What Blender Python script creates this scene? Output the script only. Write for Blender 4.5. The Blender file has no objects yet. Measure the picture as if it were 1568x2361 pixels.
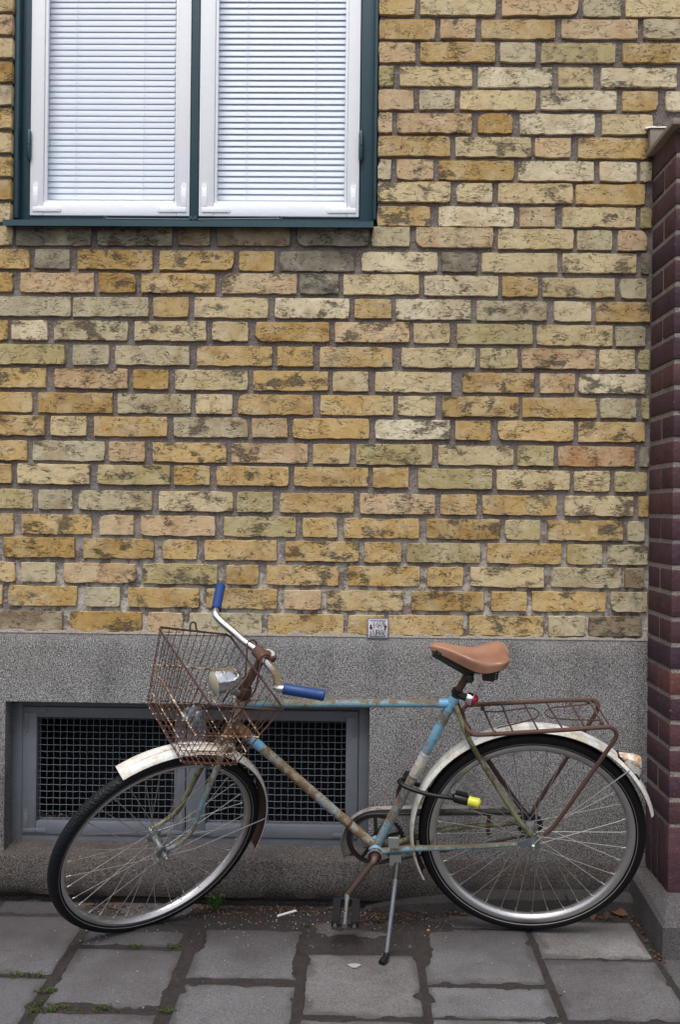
import bpy, bmesh, math, random
from mathutils import Vector as V, Matrix
from mathutils import noise as mnoise
R = math.radians
rnd = random.Random(7)
sc = bpy.context.scene
col = sc.collection

# ------------------------------------------------------------------ camera
F = 2350.0; CX, CY = 784.0, 1180.5           # focal length and centre in photo units (1568 x 2361)
CD, CH = 3.3, 1.265
yaw, roll = 0.0196, 0.011
fwd = V((-math.sin(yaw), math.cos(yaw), 0)); rgt = V((math.cos(yaw), math.sin(yaw), 0)); upv = V((0, 0, 1))
r2 = rgt*math.cos(roll) + upv*math.sin(roll); u2 = upv*math.cos(roll) - rgt*math.sin(roll)
CAM = V((0, -CD, CH))
cd = bpy.data.cameras.new('camera'); cam = bpy.data.objects.new('camera', cd); col.objects.link(cam)
m = Matrix((r2, u2, -fwd)).transposed().to_4x4(); m.translation = CAM; cam.matrix_world = m
cd.sensor_fit = 'VERTICAL'; cd.sensor_height = 24.0; cd.lens = 24.0*F/2361.0
cd.clip_start = 0.05; cd.clip_end = 300
sc.camera = cam

# ------------------------------------------------------------------ light
SUN_EL, SUN_AZ = R(64), R(190)               # azimuth measured from +Y clockwise; high behind the viewer
w = bpy.data.worlds.new('World'); sc.world = w; w.use_nodes = True
nt = w.node_tree; nt.nodes.clear()
sky = nt.nodes.new('ShaderNodeTexSky'); sky.sky_type = 'NISHITA'; sky.sun_disc = False
sky.sun_elevation = SUN_EL; sky.sun_rotation = SUN_AZ; sky.dust_density = 4.0; sky.air_density = 1.0; sky.ozone_density = 1.0
hs = nt.nodes.new('ShaderNodeHueSaturation'); hs.inputs['Saturation'].default_value = 0.42
bg = nt.nodes.new('ShaderNodeBackground'); bg.inputs['Strength'].default_value = 0.135
wo = nt.nodes.new('ShaderNodeOutputWorld')
nt.links.new(sky.outputs[0], hs.inputs['Color']); nt.links.new(hs.outputs[0], bg.inputs['Color']); nt.links.new(bg.outputs[0], wo.inputs['Surface'])
sd = bpy.data.lights.new('sun', 'SUN'); sd.energy = 1.5; sd.angle = R(28); sd.color = (1.0, 0.98, 0.95)
so = bpy.data.objects.new('sun', sd); col.objects.link(so)
sdir = V((math.sin(SUN_AZ)*math.cos(SUN_EL), math.cos(SUN_AZ)*math.cos(SUN_EL), math.sin(SUN_EL)))
so.rotation_euler = sdir.to_track_quat('Z', 'Y').to_euler()
sc.view_settings.view_transform = 'Standard'; sc.view_settings.look = 'None'
sc.view_settings.gamma = 1; sc.view_settings.use_curve_mapping = False
sc.view_settings.exposure = 0.42

# ------------------------------------------------------------------ measuring helpers (photo unit -> point on a real plane)
def onp(px, py, p0, n):
    d = fwd + r2*((px-CX)/F) - u2*((py-CY)/F)
    return CAM + d*((p0-CAM).dot(n)/d.dot(n))
def W(px, py, y=0.0): return onp(px, py, V((0, y, 0)), V((0, 1, 0)))
def G(px, py, z=0.0): return onp(px, py, V((0, 0, z)), V((0, 0, 1)))

# ------------------------------------------------------------------ object helpers
wloc = {}
def tag(o, label=None, cat=None, group=None, kind=None):
    if label: o['label'] = label
    if cat: o['category'] = cat
    if group: o['group'] = group
    if kind: o['kind'] = kind
    return o
def empty(name, loc, **k):
    o = bpy.data.objects.new(name, None); col.objects.link(o); o.location = loc; o.empty_display_size = .05
    wloc[o.name] = V(loc); return tag(o, **k)
class MB:
    def __init__(s): s.v = []; s.f = []
    def add(s, vs, fs):
        b = len(s.v); s.v += [V(p) for p in vs]; s.f += [tuple(b+i for i in f) for f in fs]; return s
    def box(s, a, b, bev=0.0):
        x0, y0, z0 = [min(a[i], b[i]) for i in range(3)]; x1, y1, z1 = [max(a[i], b[i]) for i in range(3)]
        if not bev:
            return s.add([(x0,y0,z0),(x1,y0,z0),(x1,y1,z0),(x0,y1,z0),(x0,y0,z1),(x1,y0,z1),(x1,y1,z1),(x0,y1,z1)],
                     [(0,3,2,1),(4,5,6,7),(0,1,5,4),(1,2,6,5),(2,3,7,6),(3,0,4,7)])
        bm = bmesh.new(); bmesh.ops.create_cube(bm, size=1)
        for v in bm.verts: v.co = V(((x0+x1)/2+v.co.x*(x1-x0), (y0+y1)/2+v.co.y*(y1-y0), (z0+z1)/2+v.co.z*(z1-z0)))
        bmesh.ops.bevel(bm, geom=bm.edges[:], offset=bev, segments=2, affect='EDGES', profile=.5)
        bm.verts.ensure_lookup_table(); bm.verts.index_update()
        s.add([v.co.copy() for v in bm.verts], [[v.index for v in f.verts] for f in bm.faces]); bm.free(); return s
    def obox(s, c, ax, ay, az, hx, hy, hz):      # oriented box
        vs = []; 
        for k in (-1, 1):
            for (i, j) in ((-1,-1),(1,-1),(1,1),(-1,1)): vs.append(c+ax*hx*i+ay*hy*j+az*hz*k)
        return s.add(vs, [(0,3,2,1),(4,5,6,7),(0,1,5,4),(1,2,6,5),(2,3,7,6),(3,0,4,7)])
    def tube(s, pts, r, seg=10, closed=False, cap=True):
        pts = [V(p) for p in pts]; n = len(pts)
        rr = r if isinstance(r, (list, tuple)) else [r]*n
        tans = []
        for i in range(n):
            a = pts[(i-1) % n] if (closed or i > 0) else pts[i]; b = pts[(i+1) % n] if (closed or i < n-1) else pts[i]
            tans.append((b-a).normalized())
        t = tans[0]; u = t.orthogonal().normalized(); b0 = len(s.v)
        for i in range(n):
            t = tans[i]; u = (u - t*u.dot(t)).normalized(); q = t.cross(u)
            for k in range(seg):
                a = 2*math.pi*k/seg; s.v.append(pts[i]+(u*math.cos(a)+q*math.sin(a))*rr[i])
        for i in range(n if closed else n-1):
            j = (i+1) % n
            for k in range(seg):
                l = (k+1) % seg; s.f.append((b0+i*seg+k, b0+i*seg+l, b0+j*seg+l, b0+j*seg+k))
        if cap and not closed:
            s.f.append(tuple(b0+k for k in range(seg))[::-1]); s.f.append(tuple(b0+(n-1)*seg+k for k in range(seg)))
        return s
    def lathe(s, c, n, prof, N=64, a0=0.0, a1=None, closedprof=True, ref=V((0,0,1))):
        n = n.normalized(); x = ref.cross(n).normalized(); y = n.cross(x)
        full = a1 is None; steps = N if full else N+1; b0 = len(s.v); P = len(prof)
        for i in range(steps):
            a = 2*math.pi*i/N if full else a0+(a1-a0)*i/N
            d = x*math.cos(a)+y*math.sin(a)
            for (r, h) in prof: s.v.append(c+d*r+n*h)
        for i in range(N):
            j = (i+1) % steps
            for k in range(P if closedprof else P-1):
                l = (k+1) % P; s.f.append((b0+i*P+k, b0+j*P+k, b0+j*P+l, b0+i*P+l))
        if not full and closedprof:
            s.f.append(tuple(b0+k for k in range(P))); s.f.append(tuple(b0+N*P+k for k in range(P))[::-1])
        return s
    def disc(s, c, n, r, h, N=24): return s.lathe(c, n, [(1e-5, 0), (r, 0), (r, h), (1e-5, h)], N)
    def build(s, name, mat, parent=None, smooth=True, ang=35, recalc=True, **k):
        lo = V([min(p[i] for p in s.v) for i in range(3)]); hi = V([max(p[i] for p in s.v) for i in range(3)]); c = (lo+hi)/2
        me = bpy.data.meshes.new(name); me.from_pydata([p-c for p in s.v], [], s.f)
        if recalc:
            bm = bmesh.new(); bm.from_mesh(me); bmesh.ops.remove_doubles(bm, verts=bm.verts, dist=1e-6)
            bmesh.ops.recalc_face_normals(bm, faces=bm.faces); bm.to_mesh(me); bm.free()
        if smooth: me.shade_smooth(); me.set_sharp_from_angle(angle=R(ang))
        me.materials.append(mat)
        o = bpy.data.objects.new(name, me); col.objects.link(o)
        wloc[o.name] = c.copy()
        if parent: o.parent = parent; o.location = c - wloc[parent.name]
        else: o.location = c
        return tag(o, **k)

def bez(pts, n=8):
    """Catmull-Rom through points"""
    pts = [V(p) for p in pts]; out = []
    P = [pts[0]*2-pts[1]] + pts + [pts[-1]*2-pts[-2]]
    for i in range(1, len(P)-2):
        for k in range(n):
            t = k/n; a, b, c, d = P[i-1], P[i], P[i+1], P[i+2]
            out.append(.5*((2*b)+(c-a)*t+(2*a-5*b+4*c-d)*t*t+(3*b-a-3*c+d)*t**3))
    return out+[pts[-1]]

# ------------------------------------------------------------------ material helper
class NT:
    def __init__(s, name):
        s.m = bpy.data.materials.new(name); s.m.use_nodes = True; s.t = s.m.node_tree; s.t.nodes.clear()
        s.out = s.t.nodes.new('ShaderNodeOutputMaterial'); s.b = s.t.nodes.new('ShaderNodeBsdfPrincipled')
        s.t.links.new(s.b.outputs[0], s.out.inputs[0]); s.tc = s.t.nodes.new('ShaderNodeTexCoord')
    def n(s, ty, **ins):
        nd = s.t.nodes.new('ShaderNode'+ty)
        for k, v in ins.items():
            if k.startswith('_'): setattr(nd, k[1:], v)
            else: s.set(nd.inputs[int(k[1:])] if k[0] == 'i' and k[1:].isdigit() else nd.inputs[k.replace('_', ' ')], v)
        return nd
    def set(s, sock, v):
        if isinstance(v, bpy.types.NodeSocket): s.t.links.new(v, sock)
        elif isinstance(v, (tuple, list)) and len(v) == 3 and sock.type == 'RGBA': sock.default_value = (*v, 1)
        else: sock.default_value = v
    def coord(s, scale=(1,1,1), off=None, world=False):
        src = s.tc.outputs['Object']
        if world: src = s.n('NewGeometry').outputs['Position']
        if off is not None: src = s.n('VectorMath', _operation='ADD', i0=src, i1=off).outputs[0]
        return s.n('Mapping', Vector=src, Scale=scale).outputs[0]
    def noise(s, vec, scale, detail=4, rough=.55, dist=0): return s.n('TexNoise', Vector=vec, Scale=scale, Detail=detail, Roughness=rough, Distortion=dist).outputs[0]
    def vor(s, vec, scale, feat='F1'): return s.n('TexVoronoi', Vector=vec, Scale=scale, _feature=feat).outputs[0]
    def ramp(s, f, a, b, lo=0., hi=1.): return s.n('MapRange', Value=f, From_Min=a, From_Max=b, To_Min=lo, To_Max=hi).outputs[0]
    def math(s, op, a, b=0.0): return s.n('Math', _operation=op, i0=a, i1=b).outputs[0]
    def mix(s, f, a, b, mode='MIX'):
        nd = s.t.nodes.new('ShaderNodeMix'); nd.data_type = 'RGBA'; nd.blend_type = mode
        s.set(nd.inputs[0], f); s.set(nd.inputs[6], a); s.set(nd.inputs[7], b); return nd.outputs[2]
    def bump(s, h, dist=.002, st=1.0, normal=None):
        nd = s.n('Bump', Height=h, Distance=dist, Strength=st)
        if normal: s.set(nd.inputs['Normal'], normal)
        return nd.outputs[0]
    def fin(s, color, rough=.6, metal=0., normal=None, spec=None):
        s.set(s.b.inputs['Base Color'], color); s.set(s.b.inputs['Roughness'], rough); s.set(s.b.inputs['Metallic'], metal)
        if normal is not None: s.set(s.b.inputs['Normal'], normal)
        if spec is not None: s.b.inputs['Specular IOR Level'].default_value = spec
        return s.m
def rndoff(s):
    r = s.n('ObjectInfo').outputs['Random']
    return s.n('CombineXYZ', X=s.math('MULTIPLY', r, 91.), Y=s.math('MULTIPLY', r, 57.), Z=s.math('MULTIPLY', r, 33.)).outputs[0]

def mat_brick():
    s = NT('yellow_brick'); off = rndoff(s); oi = s.n('ObjectInfo')
    c = s.coord((1,1,1), off); base = oi.outputs['Color']; al = oi.outputs['Alpha']
    big = s.noise(c, 14, 3); mid = s.noise(c, 45, 4); fine = s.noise(c, 260, 4, .7)
    o2 = s.n('VectorMath', _operation='ADD', i0=off, i1=(7.,3.,1.)).outputs[0]
    cr = s.mix(.55, base, (.66,.575,.40))
    colr = s.mix(s.ramp(big, .44, .64, 0, .8), base, cr)
    colr = s.mix(s.ramp(s.noise(s.coord((1,1,1), o2), 11, 3, .6), .50, .70, 0, .8), colr, s.mix(1., base, (.74, .66, .56), 'MULTIPLY'))
    colr = s.mix(s.ramp(s.noise(s.coord((1,1,1.5), o2), 19, 3), .60, .72, 0, .5), colr, (.27,.25,.20))
    colr = s.mix(s.ramp(mid, .42, .75, 0, .40), colr, s.mix(1., colr, (.72, .68, .62), 'MULTIPLY'))
    colr = s.mix(s.ramp(fine, .3, .7, 0, .32), colr, s.mix(1., colr, (.66, .62, .56), 'MULTIPLY'))
    # torn, pitted patches where the brick skin has come off
    cs = s.coord((.85, 1., 2.1), off)
    p = s.noise(cs, 98, 6, .72, .3); mask = s.noise(s.coord((1,1,1.5), off), 15, 2)
    th = s.math('SUBTRACT', .71, s.math('MULTIPLY', al, .14))
    th = s.math('SUBTRACT', th, s.math('MULTIPLY', s.ramp(mask, .45, .66, -.15, .15), s.math('ADD', .55, s.math('MULTIPLY', al, .5))))
    d = s.math('SUBTRACT', p, th)
    pit = s.ramp(d, 0, .045); soft = s.ramp(d, -.09, .02)
    small = s.math('MULTIPLY', s.ramp(s.vor(s.coord((1,1,1.4), off), 105), .13, .07), s.ramp(s.noise(c, 28, 2), .50, .58))
    pits = s.math('MAXIMUM', pit, s.math('MULTIPLY', small, .8))
    colr = s.mix(s.math('MULTIPLY', soft, .30), colr, (.26, .215, .145))
    colr = s.mix(s.math('MULTIPLY', pits, .82), colr, s.mix(s.ramp(fine, .35, .65), (.035, .030, .025), (.20, .17, .13)))
    cz = s.noise(s.coord((.55, 1., 1.5), o2), 38, 3, .6, .5)          # drag creases and hairline cracks
    wn = s.coord((1.3, 1.3, .8), world=True)
    colr = s.mix(s.ramp(s.noise(wn, 1.7, 4, .6), .50, .68, 0, .55), colr, s.mix(1., colr, (.70, .68, .66), 'MULTIPLY'))   # soot drifting over bricks and joints alike
    crk = s.math('MULTIPLY', s.ramp(s.math('ABSOLUTE', s.math('SUBTRACT', cz, .5)), .011, .004), s.ramp(s.noise(s.coord((1,1,1), o2), 24, 2), .47, .54))
    colr = s.mix(s.math('MULTIPLY', crk, .85), colr, (.055, .045, .036))
    pits = s.math('MAXIMUM', pits, crk)
    h = s.math('SUBTRACT', s.math('SUBTRACT', s.math('MULTIPLY', mid, .55), s.math('MULTIPLY', pits, .9)), s.math('MULTIPLY', soft, .35))
    h = s.math('ADD', h, s.math('MULTIPLY', big, .35)); h = s.math('ADD', h, s.math('MULTIPLY', fine, .5))
    return s.fin(colr, .9, normal=s.bump(h, .0065, 1.), spec=.25)
def mat_redbrick():
    s = NT('red_brick'); off = rndoff(s); oi = s.n('ObjectInfo'); c = s.coord((1,1,1), off)
    big = s.noise(c, 16, 3); fine = s.noise(c, 220, 4, .7); mid = s.noise(c, 50, 4)
    colr = s.mix(s.ramp(big, .35, .7), oi.outputs['Color'], s.mix(1., oi.outputs['Color'], (.68, .7, .85), 'MULTIPLY'))
    colr = s.mix(s.ramp(mid, .5, .8, 0, .5), colr, (.045, .035, .04))
    sp = s.ramp(s.vor(c, 110), .09, .05); colr = s.mix(s.math('MULTIPLY', sp, .6), colr, (.02, .015, .02))
    colr = s.mix(s.ramp(s.noise(c, 90, 3), .68, .74, 0, .5), colr, (.32, .28, .26))
    h = s.math('ADD', s.math('MULTIPLY', mid, .8), s.math('MULTIPLY', fine, .25)); h = s.math('SUBTRACT', h, sp)
    return s.fin(colr, .72, normal=s.bump(h, .0045, 1.), spec=.3)
def mat_mortar(name='mortar', a=(.215,.178,.160), b=(.070,.056,.052), lime=True):
    s = NT(name); c = s.coord(world=True)
    n1 = s.noise(c, 210, 4, .75); n2 = s.noise(c, 9, 4); n3 = s.noise(c, 300, 2)
    colr = s.mix(s.ramp(n1, .35, .65), a, b)
    colr = s.mix(s.ramp(n2, .4, .65, 0, .75), colr, (.235, .21, .205))
    colr = s.mix(s.ramp(n3, .60, .66, 0, .8), colr, (.5, .46, .42))
    if lime:
        z = s.n('SeparateXYZ', Vector=c).outputs[2]; low = s.ramp(z, 1.35, .95)
        ln = s.ramp(s.noise(c, 22, 5, .65), .46, .53)
        colr = s.mix(s.math('MULTIPLY', s.math('MULTIPLY', ln, low), s.ramp(n1, .25, .6, .4, .85)), colr, (.58, .54, .48))
    h = s.math('ADD', s.math('MULTIPLY', s.noise(c, 60, 4), 2.5), n1)
    return s.fin(colr, .95, normal=s.bump(h, .003, .9), spec=.2)
def mat_granite(name, k=1.0, tint=(1,1,1), contrast=1.0, stain=0.0):
    s = NT(name); c = s.coord(world=True)
    sp = s.noise(c, 310, 2, .55); sp2 = s.noise(c, 190, 3, .65); big = s.noise(c, 3.2, 4); br = s.noise(c, 11, 3)
    mid = tuple(.205*k*t for t in tint); hi = tuple(.62*k*t for t in tint); lo = tuple(.035*k*t for t in tint)
    colr = s.mix(s.ramp(sp, .52, .63, 0, contrast), mid, hi)
    colr = s.mix(s.ramp(sp2, .48, .39, 0, contrast*.85), colr, lo)
    colr = s.mix(s.ramp(big, .45, .7, 0, .35), colr, s.mix(1., colr, (.86, .72, .6), 'MULTIPLY'))
    colr = s.mix(s.ramp(br, .55, .75, 0, .35), colr, s.mix(1., colr, (.6, .6, .62), 'MULTIPLY'))
    if stain:
        z = s.n('SeparateXYZ', Vector=c).outputs[2]
        zz = s.math('ADD', z, s.math('MULTIPLY', s.noise(c, 6, 3), .06))
        colr = s.mix(s.ramp(zz, .12, .06, 0, stain), colr, s.mix(1., colr, (.33, .31, .30), 'MULTIPLY'))
    st = s.ramp(s.noise(s.coord((9, 9, 1.6), world=True), 1.0, 4, .6), .50, .68, 0, .5)
    colr = s.mix(st, colr, s.mix(1., colr, (.50, .49, .50), 'MULTIPLY'))
    colr = s.mix(s.ramp(s.noise(c, 2.2, 5, .6), .52, .62, 0, .45), colr, s.mix(1., colr, (.62, .60, .60), 'MULTIPLY'))
    zz2 = s.math('ADD', s.n('SeparateXYZ', Vector=c).outputs[2], s.math('MULTIPLY', s.noise(c, 4.5, 5, .65), -.45))
    colr = s.mix(s.ramp(zz2, .34, -.02, 0, .55), colr, s.mix(1., colr, (.50, .46, .44), 'MULTIPLY'))
    zz3 = s.math('ADD', s.n('SeparateXYZ', Vector=c).outputs[2], s.math('MULTIPLY', s.noise(c, 7, 4, .6), .10))
    colr = s.mix(s.math('MULTIPLY', s.ramp(zz3, .86, .915, 0, .5), s.ramp(sp, .35, .6)), colr, (.50, .47, .44))
    h = s.math('ADD', sp, s.math('MULTIPLY', sp2, .8))
    return s.fin(colr, .85, normal=s.bump(h, .0025, .7), spec=.3)
def mat_slab():
    s = NT('concrete_slab'); off = rndoff(s); c = s.coord((1,1,1), off); oi = s.n('ObjectInfo')
    f = s.noise(c, 230, 4, .75); m_ = s.noise(c, 30, 4); b = s.noise(c, 6, 3)
    colr = s.mix(s.ramp(f, .38, .62), s.mix(1., oi.outputs['Color'], (.62, .62, .64), 'MULTIPLY'), s.mix(1., oi.outputs['Color'], (1.32, 1.32, 1.32), 'MULTIPLY'))
    colr = s.mix(s.ramp(b, .42, .68, 0, .5), colr, s.mix(1., colr, (.66, .62, .60), 'MULTIPLY'))
    colr = s.mix(s.ramp(m_, .55, .72, 0, .4), colr, s.mix(1., colr, (.7, .66, .62), 'MULTIPLY'))
    colr = s.mix(s.ramp(s.noise(c, 130, 2), .72, .76, 0, .5), colr, (.42, .41, .40))
    wp_ = s.n('NewGeometry').outputs['Position']; wy = s.n('SeparateXYZ', Vector=wp_).outputs[1]
    damp = s.math('MULTIPLY', s.ramp(s.math('ADD', wy, s.math('MULTIPLY', s.noise(s.coord(world=True), 4, 4, .6), .9)), -.12, .20), .70)
    colr = s.mix(damp, colr, s.mix(1., colr, (.48, .43, .41), 'MULTIPLY'))
    colr = s.mix(s.ramp(s.noise(s.coord(world=True), 2.3, 3), .5, .66, 0, .5), colr, s.mix(1., colr, (.74, .68, .66), 'MULTIPLY'))
    gx = s.n('SeparateXYZ', Vector=s.tc.outputs['Generated']); e = s.math('MINIMUM', s.math('MINIMUM', gx.outputs[0], s.math('SUBTRACT', 1., gx.outputs[0])), s.math('MINIMUM', gx.outputs[1], s.math('SUBTRACT', 1., gx.outputs[1])))
    e = s.math('SUBTRACT', e, s.math('MULTIPLY', s.math('SUBTRACT', s.noise(c, 9, 4), .42), .34))
    colr = s.mix(s.ramp(e, .050, -.02, 0, .60), colr, (.050,.044,.042))
    return s.fin(colr, .85, normal=s.bump(s.math('ADD', f, s.math('MULTIPLY', m_, 1.5)), .0018, .8), spec=.3)
def mat_soil():
    s = NT('soil'); c = s.coord(world=True)
    f = s.noise(c, 260, 4, .7); m_ = s.noise(c, 35, 4); g = s.vor(c, 190)
    colr = s.mix(s.ramp(f, .35, .65), (.015, .0125, .012), (.052, .043, .041))
    colr = s.mix(s.ramp(m_, .5, .7, 0, .6), colr, (.055, .038, .030))
    colr = s.mix(s.ramp(g, .16, .08, 0, .5), colr, (.13, .115, .11))
    return s.fin(colr, .9, normal=s.bump(s.math('ADD', f, m_), .004, 1.), spec=.3)
def mat_paint(name, base, chips=None, amt=.0, rough=.45, wear=.25, bscale=60):
    s = NT(name); c = s.coord((1,1,1), rndoff(s))
    n1 = s.noise(c, 22, 4); n2 = s.noise(c, 180, 3)
    colr = s.mix(s.ramp(n1, .35, .7, 0, wear), base, tuple(.62*x for x in base))
    colr = s.mix(s.ramp(n2, .45, .7, 0, wear*.7), colr, tuple(min(1, 1.25*x) for x in base))
    if chips: colr = s.mix(s.ramp(s.noise(c, 48, 5, .65), .70-amt, .72-amt), colr, chips)
    return s.fin(colr, rough, normal=s.bump(s.noise(c, bscale, 4), .0015, .5))
def mat_rusty(name, base, rust1=(.16,.075,.03), rust2=(.07,.03,.016), amt=.5, scale=28, rough=.45, metal=0., second=None, stretch=(1,1,1)):
    """paint or plate over rust: amt 0..1 is the share of rust"""
    s = NT(name); off = rndoff(s); c = s.coord(stretch, off)
    n1 = s.noise(c, scale, 6, .68, .4); n2 = s.noise(c, scale*5, 4, .7); n3 = s.noise(c, scale*.35, 2)
    t = .78 - amt*.5
    f = s.math('ADD', s.math('MULTIPLY', n1, .75), s.math('MULTIPLY', n3, .25))
    k = s.ramp(s.math('ADD', f, s.math('MULTIPLY', s.math('SUBTRACT', n2, .5), .22)), t-.035, t+.035)
    b = base
    if second: b = s.mix(s.ramp(s.noise(c, scale*.8, 3), .42, .6), base, second)
    b = s.mix(s.ramp(n2, .45, .75, 0, .3), b, (.5*base[0], .5*base[1], .5*base[2]))
    ru = s.mix(s.ramp(n2, .35, .65), rust1, rust2)
    colr = s.mix(k, b, ru)
    rg = s.ramp(k, 0, 1, rough, .85); me = s.ramp(k, 0, 1, metal, 0.)
    return s.fin(colr, rg, metal=me, normal=s.bump(s.math('ADD', n2, s.math('MULTIPLY', k, .5)), .0008, .6))
def mat_plain(name, c, rough=.5, metal=0., bump=0., bs=300, spec=None):
    s = NT(name); co = s.coord((1,1,1)); n1 = s.noise(co, 40, 4)
    colr = s.mix(s.ramp(n1, .35, .7, 0, .35), c, tuple(.65*x for x in c))
    return s.fin(colr, s.ramp(n1, .3, .7, rough*.85, min(1, rough*1.2)), metal, normal=s.bump(s.noise(co, bs, 3), .0006, bump) if bump else None, spec=spec)

M = {}
M['brick'] = mat_brick(); M['redbrick'] = mat_redbrick(); M['mortar'] = mat_mortar()
M['mortar_r'] = mat_mortar('pier_mortar', (.33,.28,.24), (.13,.11,.10), False)
M['granite'] = mat_granite('granite', .86, (1.0, .99, 1.0)); M['granite2'] = mat_granite('granite_base', .40, (1.10, .99, .95), .95, .75)
M['footing'] = mat_granite('footing_concrete', .27, (1.03,.99,1.0), .45); M['pierbase'] = mat_granite('pier_base_stone', .46, (1.02,.99,1.04), .6)
M['slab'] = mat_slab(); M['soil'] = mat_soil()
M['green'] = mat_paint('green_window_paint', (.020,.058,.078), (.006,.018,.022), .0, .38, .3)
M['white'] = mat_paint('white_window_paint', (.86,.87,.92), (.42,.40,.38), -.012, .42, .06)
M['greypaint'] = mat_paint('grey_blue_paint', (.115,.125,.150), (.05,.05,.06), .0, .5, .35)
s = NT('blind_slat'); c = s.coord(); M['slat'] = s.fin(s.mix(s.ramp(s.noise(c, 5, 2), .4, .6), (.77,.82,.91), (.73,.78,.88)), .45); M['cord'] = mat_plain('blind_cord', (.7,.72,.72), .8)
M['wire'] = mat_plain('galvanised_wire', (.105,.13,.15), .6, .3)
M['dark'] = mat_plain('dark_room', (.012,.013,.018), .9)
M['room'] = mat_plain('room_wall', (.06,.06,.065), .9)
s = NT('window_glass'); gl = s.n('BsdfGlossy', Color=(1,1,1), Roughness=.02); tr = s.n('BsdfTransparent', Color=(.985,.992,.995)); fr = s.n('Fresnel', IOR=1.45); fb = s.math('MULTIPLY', fr.outputs[0], s.math('SUBTRACT', 1.0, s.n('NewGeometry').outputs['Backfacing']))
mx = s.n('MixShader', i0=fb, i1=tr.outputs[0], i2=gl.outputs[0]); s.t.links.new(mx.outputs[0], s.out.inputs[0]); M['glass'] = s.m

# ================================================================== HOUSE
house = empty('brick_house', (0, 0, 0), label='yellow brick house wall with granite plinth, green framed window and basement grille', cat='house')
# row centre heights in the photo at left edge, middle and right
RY = {1:(3,10.5,15),2:(56,67,66),3:(109,119,122),4:(164,174,179),5:(218,229,232),6:(272,282.5,287),7:(328,336,342),8:(383,390,396.5),9:(437,441,448.5),10:(490,497.5,502),11:(543,544,555.5),
 12:(596,603,607.4),13:(650.5,655,666),14:(705.5,711.5,720.5),15:(760.5,766,776),16:(816,823.5,829.5),17:(870.5,880,885.5),18:(927,935,942.5),19:(980,989.5,997),20:(1038,1048,1053.5),
 21:(1091.5,1100.5,1112),22:(1150,1161.5,1168),23:(1207.5,1218,1225.5),24:(1260.5,1273.5,1280),25:(1318.5,1329,1333.5),26:(1372.5,1385.5,1388.5),27:(1430.5,1441.5,1445)}
def rowy(r, x):
    a, b, c = RY[r]
    return a+(b-a)*x/860 if x < 860 else b+(c-b)*(x-860)/640
t3 = lambda x: 847+x*.46
t5 = lambda x: x*.54
t6 = lambda x: x*.5
t7 = lambda x: 784+x*.5
t1 = lambda x: x*.56
def L(f, s): 
    v = [f(float(q)) for q in s.split()]; return list(zip(v[0::2], v[1::2]))
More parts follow.
